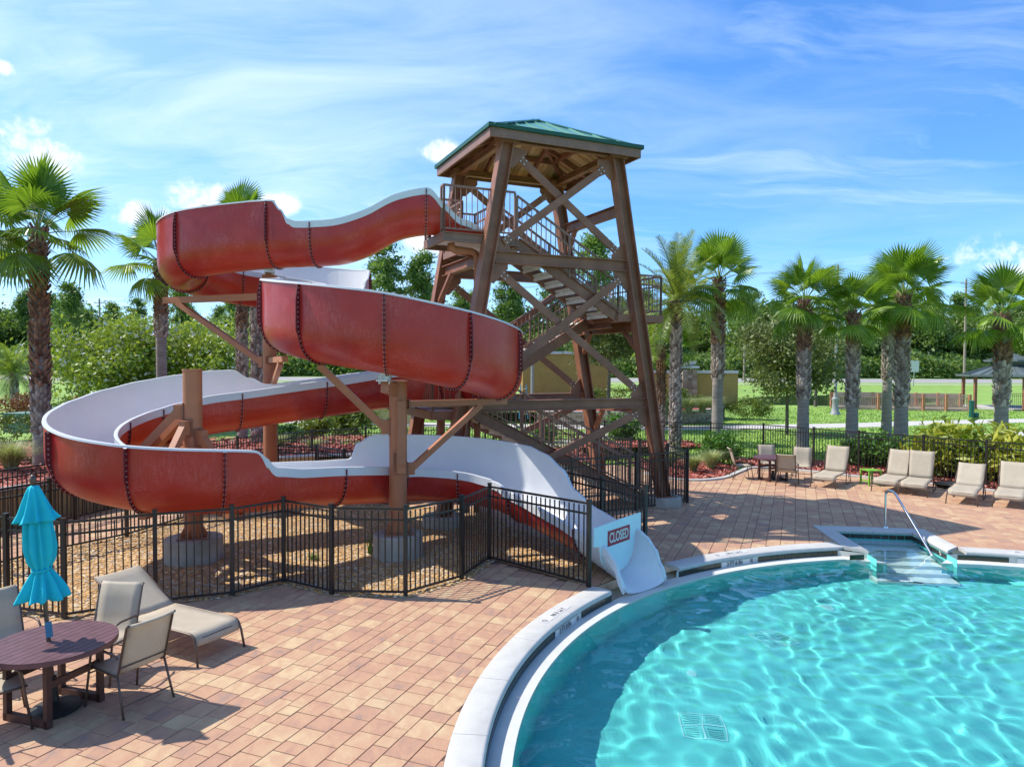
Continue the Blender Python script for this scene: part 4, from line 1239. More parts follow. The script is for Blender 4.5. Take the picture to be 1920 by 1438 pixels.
# chair on the platform
lc = thing('plastic_chair', 'small white chair standing on the platform at the top of the tower', 'chair', T(-1.75, .2, 6.5), PHI)
cm = MB().box((0, 0, .43), (.44, .42, .03)); cm.build('seat', M['grey_plastic'], lc)
MB().box((-.2, 0, .72), (.03, .42, .42)).build('backrest', M['grey_plastic'], lc)
for sx in (-1, 1):
    for sy in (-1, 1): MB().bar((sx * .2, sy * .2, 0), (sx * .18, sy * .18, .42), .025, .025).build('leg', M['black'], lc)

# ------------------------------------------------------------------ fences
def fence(name, pts, label, group=None, h=1.37, sp=.102, postw=.062, skip_end=False, base=0.06, maxp=300, z=0.0):
    p0 = Vector((pts[0][0], pts[0][1], z))
    root = thing(name, label, 'fence', p0, 0, group)
    pk = MB().box((0, 0, (h - .05 + base) / 2), (.018, .018, h - .05 - base)).mesh('picket', M['fence'])
    po = MB().box((0, 0, (h + .03) / 2), (postw, postw, h + .03)); po.box((0, 0, h + .04), (postw + .012, postw + .012, .025))
    po = po.mesh('fence_post', M['fence'])
    cnt = 0; extra = MB()
    for i in range(len(pts)):
        a = Vector((pts[i][0], pts[i][1], 0)) - Vector((p0.x, p0.y, 0))
        nxt = pts[min(i + 1, len(pts) - 1)]; prv = pts[max(i - 1, 0)]
        rz = math.atan2(nxt[1] - prv[1], nxt[0] - prv[0])
        o = link('fence_post', po, root); o.location = a; o.rotation_euler = (0, 0, rz)
        if i == len(pts) - 1: break
        b = Vector((pts[i + 1][0], pts[i + 1][1], 0)) - Vector((p0.x, p0.y, 0))
        d = (b - a); L = d.length; d.normalize(); rz = math.atan2(d.y, d.x)
        up = Vector((0, 0, 1))
        for zz, hh in ((h, .034), (h - .17, .03), (base + .02, .032)):
            MB().bar(a + d * postw / 2 + up * (zz - .017), b - d * postw / 2 + up * (zz - .017), .03, hh).build('fence_rail', M['fence'], root)
        n = max(1, int(round(L / sp)))
        for k in range(1, n):
            c = a + d * (L * k / n)
            if cnt < maxp:
                o = link('picket', pk, root); o.location = c; o.rotation_euler = (0, 0, rz)
            else: extra.box((c.x, c.y, (h - .05 + base) / 2), (.018, .018, h - .05 - base), rz)
            cnt += 1
    if extra.v: extra.build('pickets', M['fence'], root, kind='stuff')
    return root
fence('picket_fence', [(-10.4, 10.75), (-8.9, 10.45), (-7.3, 10.2), (-6.28, 9.9), (-5.3, 10.5), (-4.31, 10.89), (-3.73, 11.57), (-2.8, 10.99), (-1.64, 10.92), (-.83, 11.78), (-.4, 12.95), (1.25, 11.4)],
      'black metal picket fence zigzagging along the front of the gravel under the slide')
fence('picket_fence', [(-10.2, 10.9), (-9.2, 12.1), (-8.72, 13.35), (-7.95, 14.6), (-7.4, 16.6), (-6.3, 19.05), (-5.25, 19.05), (-4.3, 18.2), (-2.6, 17.7)], 'black metal picket fence around the back of the gravel behind the big left slide curve')
fence('picket_fence', [(2.42, 12.80), (1.75, 13.75), (1.1, 14.75)], 'short black picket fence running back along the right side of the slide exit')
fence('picket_fence', [(.75, 15.9), (1.4, 16.6), (3.07, 17.45), (4.57, 18.4), (4.3, 19.6), (3.75, 20.8)], 'black picket fence wrapping the front right leg of the slide tower')
fence('picket_fence', [(3.55, 21.2), (2.8, 22.2), (1.2, 23.0), (-.6, 23.2)], 'black picket fence and gate line behind the tower stairs')
fence('picket_fence', [(17.5, 16.6), (16.2, 18.3), (14.9, 19.9), (14.0, 20.9), (12.95, 22.3), (11.6, 23.7), (10.6, 24.9), (9.4, 26.5), (7.6, 27.1), (5.6, 27.6), (3.6, 27.6)],
      'long black picket fence behind the row of loungers bordering the lawn', maxp=200)
fence('picket_fence', [(3.4, 27.6), (1.2, 27.2), (-1.0, 26.6), (-3.2, 25.6), (-5.05, 24.5), (-6.6, 23.4), (-8.2, 21.2), (-9.3, 18.6), (-10.0, 16.2), (-10.6, 14.6), (-11.4, 13.2), (-12.6, 11.9)],
      'far black picket fence along the mulch bed beyond the slide on the left', maxp=200)

# ------------------------------------------------------------------ slide exit board and pool fittings
def text_mesh(txt, size, mat, bold=0.0, sx=1.0, ext=0.001):
    cu_ = bpy.data.curves.new('txt', 'FONT'); cu_.body = txt; cu_.size = size; cu_.align_x = 'CENTER'; cu_.align_y = 'CENTER'; cu_.offset = bold; cu_.extrude = ext
    o = bpy.data.objects.new('txt', cu_); col.objects.link(o)
    dg = bpy.context.evaluated_depsgraph_get(); me = bpy.data.meshes.new_from_object(o.evaluated_get(dg))
    bpy.data.objects.remove(o); bpy.data.curves.remove(cu_)
    me.transform(Matrix.Diagonal((sx, 1, 1, 1))); me.materials.clear(); me.materials.append(mat)
    return me


def plane_matrix(o, ex, ey):
    ex = ex.normalized(); ez = ex.cross(ey).normalized(); ey = ez.cross(ex)
    m_ = Matrix.Identity(4)
    for i in range(3): m_[i][0], m_[i][1], m_[i][2], m_[i][3] = ex[i], ey[i], ez[i], o[i]
    return m_


def ngon_ring(n, r0, r1, mat, name):
    mb = MB()
    for k in range(n):
        a = 2 * math.pi * k / n; mb.v += [(r0 * math.cos(a), r0 * math.sin(a), 0), (r1 * math.cos(a), r1 * math.sin(a), 0)]
    for k in range(n): j = (k + 1) % n; mb.f.append((2 * k, 2 * k + 1, 2 * j + 1, 2 * j)); mb.mi.append(0)
    return mb


def closed_board():
    a, b = Vector((1.33, 11.49, 0)), Vector((2.30, 12.63, 0)); d = (b - a).normalized(); L = (b - a).length
    n = Vector((d.y, -d.x, 0))
    root = thing('closed_board', 'pale board with a red CLOSED sign blocking the bottom of the slide', 'board', a)
    m_ = plane_matrix(Vector((0, 0, 0)), d, Vector((0, 0, 1)))
    pts = [(0.0, .62), (.17, .60), (.25, .30), (.45, .10), (L * .5, .06), (L - .45, .10), (L - .25, .30), (L - .17, .66), (L, .64), (L, .96), (L * .5, .95), (0, .93)]
    k = len(pts)
    mb = MB().add([(x, y, .012) for x, y in pts] + [(x, y, -.012) for x, y in pts], [tuple(range(k)), tuple(range(2 * k - 1, k - 1, -1))] + [(i, k + i, k + (i + 1) % k, (i + 1) % k) for i in range(k)])
    pa = link('panel', mb.mesh('panel', M['board']), root, mat=m_)
    cx, cy, w, h = .76, .68, .70, .26
    tilt = Matrix.Translation((cx, cy, .016)) @ Matrix.Rotation(R(0), 4, 'Z')
    link('sign_plate', MB().box((0, 0, 0), (w, h, .006)).mesh('sign_plate', M['sign_red']), pa, mat=tilt)
    tm = text_mesh('CLOSED', .235, M['tile_white'], .006, .70)
    link('lettering', tm, pa, mat=tilt @ Matrix.Translation((0, -.004, .0045)))
closed_board()


def depth_mark(a, txt, where, top=True):
    p = ring_pt(a, -.345 + .0); nrm = Vector((PC.x - p.x, PC.y - p.y, 0)).normalized(); tan = Vector((0, 0, 1)).cross(nrm)      # read from the water: left to right
    ex = -tan if True else tan
    # plate in the tile band
    c = Vector((p.x, p.y, -.112)) + nrm * .022
    ex = Vector((nrm.y, -nrm.x, 0)) * -1
    root = thing('depth_marker', 'white tile depth marker %s in the waterline %s' % (txt, where), 'marker', c)
    m_ = plane_matrix(Vector((0, 0, 0)), ex, Vector((0, 0, 1)))
    pm = MB(); K = 8; half = .43 / PR
    for j in range(K + 1):
        q = ring_pt(a + (j / K - .5) * 2 * half * .98, -.345); q = Vector((q.x, q.y, -.112)) + nrm * .016 - c
        pm.v += [(q.x, q.y, -.048), (q.x, q.y, .048)]
    for j in range(K): pm.f.append((2 * j, 2 * j + 2, 2 * j + 3, 2 * j + 1)); pm.mi.append(0)
    pl = pm.build('marker_tile', M['tile_white'], root)
    link('lettering', text_mesh(txt, .105, M['ink'], .0012, .92), pl, mat=m_ @ Matrix.Translation((-.09, 0, .012)))
    rg = ngon_ring(20, .030, .038, M['ink'], 'ring'); rg.bar((-.024, .024, 0), (.024, -.024, 0), .008, .001); rg.bar((-.012, -.014, 0), (.012, .016, 0), .010, .001)
    link('no_diving_ring', rg.mesh('no_diving_ring', M['ink']), pl, mat=m_ @ Matrix.Translation((.33, 0, .013)), kind='stuff')
    if top:
        q = ring_pt(a, -.17); r2 = thing('depth_marker', 'stencilled depth marker %s on top of the coping %s' % (txt, where), 'marker', (q.x, q.y, .0185))
        m2 = plane_matrix(Vector((0, 0, 0)), -ex, nrm)
        link('marker_tile', MB().box((0, 0, 0), (.80, .13, .003)).mesh('marker_tile', M['tile_white']), r2, mat=m2)
        link('lettering', text_mesh(txt, .105, M['ink'], .0008, .92), r2, mat=m2 @ Matrix.Translation((-.08, 0, .003)))
        rg = ngon_ring(20, .034, .040, M['ink'], 'ring'); rg.bar((-.026, .026, 0), (.026, -.026, 0), .006, .001)
        link('no_diving_ring', rg.mesh('no_diving_ring', M['ink']), r2, mat=m2 @ Matrix.Translation((.33, 0, .004)), kind='stuff')
depth_mark(R(150.4), '3 FT 0 IN', 'near the slide'); depth_mark(R(115.8), '3 FT 6 IN', 'between slide and steps'); depth_mark(R(72.5), '4 FT 0 IN', 'right of the steps')

hb = Vector((8.26, 15.62, 0.015))
hr = thing('pool_handrail', 'stainless steel handrail bent down into the water at the pool steps', 'handrail', hb)
hp = [(8.26, 15.62, .015), (8.26, 15.62, .70), (8.265, 15.60, .79), (8.275, 15.52, .85), (8.29, 15.42, .855), (8.30, 15.32, .82), (8.32, 15.15, .68), (8.40, 14.15, -.16), (8.43, 13.85, -.40), (8.435, 13.80, -.50), (8.435, 13.78, -1.0)]
fine = []
for i in range((len(hp) - 1) * 4 + 1): fine.append(Vector(cr_interp(np.array(hp), min(i / 4, len(hp) - 1.001))))
buildw(MB().tube(fine, .024, 12), 'rail_tube', M['chrome'], hr, True, sharp=60)
buildw(MB().lathe(tuple(hb), [(.06, 0), (.055, .02), (.028, .028)], 16), 'escutcheon', M['chrome'], hr, True, sharp=40)


M['inlet'] = simple('pool_white_plastic', (0.42, 0.80, 0.78), .5, .03)
def pool_drain(px, py, rz, label):
    p = at(px, py, -.62); root = thing('floor_drain', label, 'drain', (p.x, p.y, -1.147), rz)
    mb = MB()
    for i in range(3): mb.box((-.25 + .25 * i, 0, .004), (.016, .516, .008)); mb.box((0, -.25 + .25 * i, .0045), (.516, .016, .009))
    mb.build('drain_frame', M['inlet'], root, kind='stuff')
    for i in (-.125, .125):
        for j in (-.125, .125):
            g = MB().box((i, j, .001), (.22, .22, .002)).build('grate', M['leaf_grate'], root)
            sl = MB()
            for k in range(5): sl.box((i, j - .08 + .036 * k, .004), (.17, .010, .004))
            sl.build('grate_slots', M['grate_slot'], g, kind='stuff')
M['leaf_grate'] = simple('aqua_grate', (0.16, 0.66, 0.62), .7, .1); M['grate_slot'] = simple('grate_slot', (0.05, 0.24, 0.24), .7, .1)
pool_drain(1318, 1360, R(-8), 'square four panel drain grate on the pool floor nearest the camera')
pool_drain(1450, 1207, R(20), 'square four panel drain grate on the pool floor below the round shadow')
for px, py, lab in ((1296, 1266, 'round white inlet fitting on the pool floor between the two drains'), (1552, 1152, 'round white inlet fitting on the pool floor toward the steps')):
    p = at(px, py, -.62); o = MB().lathe((0, 0, 0), [(.085, 0), (.075, .014), (.035, .018)], 18).build('floor_inlet', M['inlet'], None, True, sharp=40)
    o.location = (p.x, p.y, -1.148); tag(o, lab, 'inlet')

# ------------------------------------------------------------------ furniture
def lounger(loc, rz, back, label, group=None):
    """foot end at the origin, head towards +x"""
    root = thing('sun_lounger', label, 'sun lounger', loc, rz, group)
    W, Hs, Lh = .66, .355, 1.22; Lb = .80
    c, s = math.cos(back), math.sin(back)
    hx = Lh
    for sy in (-1, 1):
        y = sy * W / 2
        pts = [(-.06, y * 1.06, 0), (-.02, y * 1.02, .22), (.015, y, Hs - .045), (.06, y, Hs - .005), (.14, y, Hs), (hx - .1, y, Hs), (hx, y, Hs)]
        MB().tube(pts, .0145, 8).build('side_frame', M['alu'], root, True)
        MB().tube([(hx - .03, y * .97, Hs), (hx + Lb * c * .5, y * .97, Hs + Lb * s * .5), (hx + Lb * c, y * .97, Hs + Lb * s), (hx + Lb * c + .05, y * .95, Hs + Lb * s + .005)], .013, 8).build('back_frame', M['alu'], root, True)
        MB().tube([(hx - .02, y * 1.01, Hs), (hx - .12, y * 1.05, .05), (hx - .07, y * 1.05, .014), (hx + .33, y * 1.05, .014), (hx + .42, y * 1.05, .05), (hx + .36, y * .99, Hs - .05), (hx + .1, y, Hs - .01), (hx, y, Hs)], .0125, 8).build('rear_leg', M['alu'], root, True)
        MB().tube([(hx + Lb * c * .45, y * .9, Hs + Lb * s * .45), (hx + .35, y * .95, .1)], .009, 6).build('back_prop', M['alu'], root, True)
    MB().tube([(.02, -W / 2, Hs - .06), (.02, W / 2, Hs - .06)], .012, 8).build('cross_bar', M['alu'], root, True)
    MB().tube([(hx + .40, -W / 2 * 1.05, .05), (hx + .40, W / 2 * 1.05, .05)], .010, 8).build('cross_bar', M['alu'], root, True)
    def sling(prof, name):
        mb = MB(); n = len(prof); m2 = 7
        for x, z in prof:
            for j in range(m2):
                f = j / (m2 - 1) * 2 - 1
                mb.v.append((x, f * (W / 2 - .012), z - .012 * (1 - f * f)))
        for i in range(n - 1):
            for j in range(m2 - 1):
                mb.f.append((i * m2 + j, i * m2 + j + 1, (i + 1) * m2 + j + 1, (i + 1) * m2 + j)); mb.mi.append(0)
        o = mb.build(name, M['sling'], root, True)
        md = o.modifiers.new('s', 'SOLIDIFY'); md.thickness = .006; md.offset = 0
        return o
    sling([(-.005, Hs - .13), (.005, Hs - .07), (.025, Hs - .02), (.07, Hs + .008)] + [(.14 + (hx - .16) * k / 8, Hs + .012 - .012 * math.sin(math.pi * k / 8)) for k in range(9)], 'seat_sling')
    sling([(hx + Lb * c * k / 7, Hs + .014 + Lb * s * k / 7 - .014 * math.sin(math.pi * k / 7)) for k in range(8)] + [(hx + Lb * c + .045, Hs + Lb * s + .012), (hx + Lb * c + .075, Hs + Lb * s - .02)], 'back_sling')
    return root


def dining_chair(loc, rz, label, group=None):
    root = thing('patio_chair', label, 'chair', loc, rz, group)       # faces +x
    W = .56
    for sy in (-1, 1):
        y = sy * W / 2
        MB().tube([(.30, y * 1.04, 0), (.24, y, .40), (.205, y, .59), (.16, y, .635), (.08, y, .645), (-.18, y, .625), (-.24, y, .60)], .0125, 8).build('front_leg', M['alu'], root, True)
        MB().tube([(.27, y * .94, .43), (.0, y * .94, .41), (-.17, y * .94, .40), (-.22, y * .94, .44), (-.36, y * .94, .93), (-.39, y * .94, .955)], .0125, 8).build('side_frame', M['alu'], root, True)
        MB().tube([(-.20, y * .95, .43), (-.27, y * .98, .2), (-.33, y * 1.02, 0)], .0125, 8).build('back_leg', M['alu'], root, True)
    MB().tube([(-.30, -W / 2, .12), (-.30, W / 2, .12)], .008, 6).build('stretcher', M['alu'], root, True)
    MB().tube([(-.25, -W / 2 * .94, .50), (-.25, W / 2 * .94, .50)], .009, 6).build('stretcher', M['alu'], root, True)
    MB().tube([(.24, -W / 2, .36), (.24, W / 2, .36)], .009, 6).build('stretcher', M['alu'], root, True)
    prof = [(.275, .415), (.26, .435), (.1, .42), (-.08, .408), (-.17, .412), (-.215, .45), (-.26, .60), (-.31, .78), (-.355, .935), (-.385, .962), (-.41, .945)]
    mb = MB(); m2 = 6
    for x, z in prof:
        for j in range(m2):
            f = j / (m2 - 1) * 2 - 1; mb.v.append((x - .008 * (1 - f * f), f * (W / 2 * .94 - .01), z - .008 * (1 - f * f)))
    for i in range(len(prof) - 1):
        for j in range(m2 - 1): mb.f.append((i * m2 + j, i * m2 + j + 1, (i + 1) * m2 + j + 1, (i + 1) * m2 + j)); mb.mi.append(0)
    o = mb.build('sling', M['sling'], root, True); md = o.modifiers.new('s', 'SOLIDIFY'); md.thickness = .005; md.offset = 0
    return root


def slat_table(loc, rz, label):
    root = thing('round_table', label, 'table', loc, rz)
    Rt, z = .58, .725; nb = 13
    for k in range(nb):
        y0 = -Rt + 2 * Rt * k / nb + .003; y1 = -Rt + 2 * Rt * (k + 1) / nb - .003
        up_, lo_ = [], []
        for i in range(5):
            y = y0 + (y1 - y0) * i / 4; x = math.sqrt(max(0, Rt * Rt - y * y)); up_.append((x, y)); lo_.append((-x, y))
        MB().prism(up_ + lo_[::-1], z - .022, z).build('table_board', M['table'], root)
    mb = MB(); n = 48
    for r_, zz in ((Rt + .004, z - .05), (Rt + .004, z - .004), (Rt - .03, z - .024), (Rt - .03, z - .05)):
        mb.v += [(r_ * math.cos(2 * math.pi * k / n), r_ * math.sin(2 * math.pi * k / n), zz) for k in range(n)]
    for a in range(4):
        b = (a + 1) % 4
        for k in range(n): j = (k + 1) % n; mb.f.append((a * n + k, a * n + j, b * n + j, b * n + k)); mb.mi.append(0)
    mb.build('table_rim', M['table'], root)
    for sx in (-1, 1):
        for sy in (-1, 1): MB().box((sx * .30, sy * .27, (z - .03) / 2), (.06, .05, z - .03)).build('leg', M['table_leg'], root)
        MB().box((sx * .30, 0, .045), (.06, .60, .07)).build('foot_rail', M['table_leg'], root)
        MB().box((sx * .30, 0, .66), (.06, .50, .07)).build('top_rail', M['table_leg'], root)
    for sy in (-1, 1):
        MB().box((0, sy * .27, .42), (.54, .03, .07)).build('side_rail', M['table_leg'], root)
    return root


def closed_umbrella(loc, lean, label):
    root = thing('patio_umbrella', label, 'umbrella', loc)
    root.rotation_euler = (R(1), lean, 0)
    MB().tube([(0, 0, .03), (0, 0, 2.36)], .021, 12).build('pole', M['alu'], root, True, sharp=60)
    MB().lathe((0, 0, 0), [(.24, 0), (.25, .03), (.22, .055), (.08, .085), (.045, .10), (.04, .36), (.03, .36)], 28).build('weighted_base', M['black'], root, True, sharp=35)
    MB().lathe((0, 0, 2.36), [(.018, 0), (.03, .02), (.034, .05), (.022, .085), (.006, .10)], 12).build('finial', M['alu'], root, True)
    MB().tube([(0, -.03, 1.0), (.0, -.085, 1.02)], .012, 8).build('crank', M['alu'], root, True)
    def cloth(prof, name, amp, nf, ph):
        n = 96; mb = MB()
        for i, (r_, z, am) in enumerate(prof):
            for k in range(n):
                a = 2 * math.pi * k / n
                w = math.cos(nf * a + ph + .15 * i) + .45 * math.cos((nf - 3) * a + 1.3 * ph + .1 * i) + .25 * math.sin(2 * a + ph)
                rr = r_ * .86 * (1 + am * amp * (w + .35 * math.sin(5 * a + .5 * i + 2 * ph)))
                zz = z + (.012 * math.cos(nf * a + ph) if i == len(prof) - 1 else 0)
                mb.v.append((rr * math.cos(a), rr * math.sin(a), zz))
        for i in range(len(prof) - 1):
            for k in range(n): j = (k + 1) % n; mb.f.append((i * n + k, (i + 1) * n + k, (i + 1) * n + j, i * n + j)); mb.mi.append(0)
        o = mb.build(name, M['umbrella'], root, True); md = o.modifiers.new('s', 'SOLIDIFY'); md.thickness = .004
        return o
    cloth([(.026, 2.35, 0), (.055, 2.335, .2), (.075, 2.28, .6), (.10, 2.19, 1), (.135, 2.08, 1.1), (.175, 2.0, 1.2), (.185, 1.985, 1.2)], 'top_canopy', .22, 8, .4)
    cloth([(.06, 2.12, .5), (.115, 2.0, 1), (.125, 1.85, 1.2), (.13, 1.70, 1.2), (.115, 1.58, 1.1), (.085, 1.50, .8), (.082, 1.47, .7), (.10, 1.44, .9), (.135, 1.36, 1.1), (.175, 1.26, 1.2), (.20, 1.19, 1.2), (.205, 1.175, 1.2)], 'canopy', .24, 9, 1.1)
    mb = MB(); n = 24
    mb.tube([(.083 * math.cos(2 * math.pi * k / n), .083 * math.sin(2 * math.pi * k / n), 1.485 + .012 * math.sin(2 * math.pi * k / n)) for k in range(n + 1)], .011, 6)
    mb.build('tie_strap', M['umbrella'], root, True)
    MB().box((.035, -.03, .86), (.06, .012, .16), .4).build('paper_tag', M['blue'], root)
    return root

tc_ = Vector((-4.72, 7.27, 0))
slat_table(tc_, R(72), 'round purple brown slatted table with a closed turquoise umbrella through it')
closed_umbrella(tc_ + Vector((0, 0, 0)), R(-4.0), 'closed turquoise patio umbrella standing through the near round table')
dining_chair((-4.06, 7.47, 0), math.atan2(.25, -.52) + R(-2), 'beige sling chair right of the near table with its back to the camera')
dining_chair((-4.72, 8.12, 0), R(-95), 'beige sling chair behind the near table beside the lounger')
dining_chair((-5.12, 6.92, 0), R(40), 'beige sling chair cut by the photo edge in front of the near table')
dining_chair((-5.72, 7.95, 0), R(-35), 'beige sling chair at the left edge behind the near table')
def lounger_px(pa, pb, back, label):
    a, b = at(*pa), at(*pb); m_ = (a + b) / 2; d = (b - a); h = Vector((-d.y, d.x, 0)).normalized()
    if h.y < 0: h = -h
    if label.startswith('near'): pass
    m_ += h * .05
    return lounger((m_.x, m_.y, 0), math.atan2(h.y, h.x), back, label)
near_d = Vector((.29, .57, 0)); hd = Vector((-.57, .29, 0)).normalized()
lounger((-3.60, 8.65, 0), math.atan2(hd.y, hd.x), R(31), 'beige sling lounger with raised head beside the near table, in front of the fence')
lounger_px((1522, 913), (1564, 917.5), R(66), 'upright beige lounger right next to the far round table')
lounger_px((1637, 921), (1680, 926), R(62), 'upright beige lounger just right of the lime green side table')
lounger_px((1689, 928), (1734, 932.6), R(66), 'upright beige lounger second to the right of the lime green side table')
lounger_px((1778, 944), (1828, 949.5), R(40), 'low reclined beige lounger behind the handrail next to the black bowl')
lounger_px((1864, 951), (1920, 957), R(52), 'beige lounger at the right edge of the photo in front of the yellow green hedge')
ft = Vector((8.15, 22.1, 0))
slat_table(ft, R(15), 'round dark slatted table on the far side of the deck by the fence')
MB_b = MB().lathe((0, 0, 0), [(.25, 0), (.25, .04), (.06, .09), (.04, .30)], 24).build('umbrella_base', M['black'], None, True, sharp=35); MB_b.location = ft; tag(MB_b, 'round black umbrella base under the far slatted table', 'umbrella base')
dining_chair((7.28, 22.45, 0), R(-5), 'beige sling chair left of the far round table')
dining_chair((8.25, 21.2, 0), R(62), 'beige sling chair in front of the far round table')
dining_chair((8.35, 23.0, 0), R(-95), 'beige sling chair behind the far round table against the fence')
dining_chair((9.15, 22.35, 0), R(-115), 'beige sling chair right of the far round table beside the upright lounger')
p = at(1637, 910)
lt = thing('side_table', 'small lime green plastic side table between the far loungers', 'side table', (p.x, p.y + .15, 0), R(10))
for k in range(5): MB().box((-.18 + .09 * k, 0, .445), (.082, .44, .022)).build('table_board', M['lime'], lt)
for sx in (-1, 1):
    for sy in (-1, 1): MB().box((sx * .19, sy * .19, .217), (.042, .042, .434)).build('leg', M['lime'], lt)
    MB().box((sx * .19, 0, .13), (.025, .34, .04)).build('stretcher', M['lime'], lt)
p = at(1783, 915)
bo_ = MB().lathe((0, 0, 0), [(.20, 0), (.34, .03), (.40, .11), (.42, .12), (.40, .10), (.1, .035)], 26).build('black_bowl', M['black'], None, True, sharp=40); bo_.location = (p.x, p.y + .1, 0)
tag(bo_, 'shallow black bowl on the deck behind the low reclined lounger', 'bowl')

# ------------------------------------------------------------------ plants
def leaf_cloud(name, n, shape, size, mats, seed, clumps=40, spread=.22, aspect=.5, upbias=.25, mi=None):
    """n small leaf quads gathered in clumps; shape(k, rs) -> (k,3) points of the crown, in metres"""
    rs = np.random.RandomState(seed)
    C = shape(clumps, rs); P = C[rs.randint(0, clumps, n)]
    cs = spread * (.5 + rs.rand(n, 1))
    P = P + rs.randn(n, 3) * cs * np.array([1, 1, .75])
    a = rs.randn(n, 3); a /= np.linalg.norm(a, axis=1, keepdims=True)
    b = np.cross(a, rs.randn(n, 3) + np.array([0, 0, upbias])); b /= np.linalg.norm(b, axis=1, keepdims=True)
    s = size * (.6 + .8 * rs.rand(n, 1)); l, w = a * s * .5, b * s * .5 * aspect
    V = np.stack([P - l, P + w, P + l, P - w], 1).reshape(-1, 3)
    return np_mesh(name, V, np.arange(4 * n).reshape(n, 4), mats, False, mi)


def ell(rx, ry, rz, cz, shell=.55, flat=0):
    def f(k, rs):
        d = rs.randn(k, 3); d /= np.linalg.norm(d, axis=1, keepdims=True)
        r = shell + (1 - shell) * rs.rand(k, 1); p = d * r * np.array([rx, ry, rz])
        if flat: p[:, 2] = np.maximum(p[:, 2], -rz * flat)
        p[:, 2] += cz
        return p
    return f


def boxy(sx, sy, sz, z0=0):
    def f(k, rs):
        p = rs.rand(k, 3) - .5; ax = rs.randint(0, 5, k)
        for i in range(k):
            j = (0, 0, 1, 1, 2)[ax[i]]; p[i, j] = .5 if ax[i] in (1, 3, 4) else -.5
        p = p * np.array([sx, sy, sz]); p[:, 2] += sz / 2 + z0
        return p
    return f


def blades(name, n, r, h, mats, seed, w=.012, curve=.9, inner=.12):
    rs = np.random.RandomState(seed)
    az = rs.rand(n) * 2 * np.pi; hh = h * (.6 + .5 * rs.rand(n)); out = r * (.35 + .8 * rs.rand(n)); r0 = inner * np.sqrt(rs.rand(n)); a0 = rs.rand(n) * 6.28
    bx, by = r0 * np.cos(a0), r0 * np.sin(a0)
    d = np.stack([np.cos(az), np.sin(az)], 1); p = np.stack([-d[:, 1], d[:, 0]], 1)
    V = []; K = 5
    for k in range(K):
        f = k / (K - 1); rr = out * f ** 1.6; z = hh * (f * 1.25 - curve * .55 * f ** 3); ww = w * (1 - f * .85)
        x, y = bx + d[:, 0] * rr, by + d[:, 1] * rr
        V += [np.stack([x - p[:, 0] * ww, y - p[:, 1] * ww, z], 1), np.stack([x + p[:, 0] * ww, y + p[:, 1] * ww, z], 1)]
    V = np.stack(V, 1)                           # n, 2K, 3
    base = (np.arange(n) * 2 * K)[:, None]
    F = np.concatenate([base + np.array([[2 * k, 2 * k + 1, 2 * k + 3, 2 * k + 2]]) for k in range(K - 1)], 0)
    return np_mesh(name, V.reshape(-1, 3), F, mats, True)


def fan_leaf(seed, droop, n=34, L=.98, pet=.95):
    """one fan palm frond: petiole along +x, pleated fan at its end"""
    r = random.Random(seed); mb = MB()
    mb.tube([(0, 0, 0), (pet * .5, 0, .03), (pet, 0, 0)], [.022, .015, .010], 5, True, 1)
    for i in range(n):
        f = i / (n - 1) * 2 - 1; th_ = f * R(118)
        ln = L * (1.0 - .26 * abs(f) ** 2) * r.uniform(.93, 1.05)
        dth = R(118) / (n - 1) * 1.06
        pts = []
        for j, (rr, wf) in enumerate(((.03, .4), (.36, 1.0), (.62, .92), (.82, .45), (1.0, .04))):
            rad = ln * rr
            half = min(rad, ln * .60) * math.tan(dth) * wf
            base = -droop * (rr ** 2.2) * ln * (.8 + .4 * abs(f)) - .16 * abs(math.sin(th_)) * rr * ln * .6
            if rr > .7: base -= r.uniform(.02, .11) * droop * 2
            cx_, cy_ = pet + rad * math.cos(th_), rad * math.sin(th_)
            px_, py_ = -math.sin(th_), math.cos(th_)
            fold = half * .45
            pts.append(((cx_ - px_ * half, cy_ - py_ * half, base + fold), (cx_, cy_, base - fold * .3), (cx_ + px_ * half, cy_ + py_ * half, base + fold)))
        o = len(mb.v)
        for a, b, c in pts: mb.v += [a, b, c]
        for j in range(len(pts) - 1):
            q = o + j * 3
            mb.f += [(q, q + 1, q + 4, q + 3), (q + 1, q + 2, q + 5, q + 4)]; mb.mi += [0, 0]
    return mb.mesh('frond', [M['frond'], M['petiole']], False)


def feather_leaf(seed, droop, L=2.6, n=46, mat='frond_y'):
    r = random.Random(seed); mb = MB(); sp = []
    for k in range(12):
        f = k / 11; sp.append(Vector((L * f * (1 - .12 * f * f * droop), 0, .35 * L * f * (1 - f) * .6 - droop * L * .42 * f ** 2.2)))
    mb.tube(sp, [.030 * (1 - .85 * k / 11) + .003 for k in range(12)], 4, True, 1)
    for k in range(n):
        f = .10 + .89 * k / (n - 1); i = min(int(f * 11), 10); p = sp[i].lerp(sp[i + 1], f * 11 - i); t_ = (sp[i + 1] - sp[i]).normalized()
        ln = L * .20 * math.sin(math.pi * min(1, f * .85 + .12)) ** .6 * r.uniform(.85, 1.1)
        for s_ in (-1, 1):
            d = (Vector((0, s_, 0)) * .85 + t_ * .62 + Vector((0, 0, r.uniform(.12, .42)))).normalized()
            w = t_ * .016
            m_ = p + d * ln * .55; e = p + d * ln - Vector((0, 0, .10 * ln * (1 + droop)))
            mb.add([p - w, p + w, m_ + w * .9, m_ - w * .9, e], [(0, 1, 2, 3), (3, 2, 4)])
    return mb.mesh('frond', [M[mat], M['petiole']], False)
FANS = [fan_leaf(1, .10), fan_leaf(2, .22), fan_leaf(3, .38), fan_leaf(4, .62)]
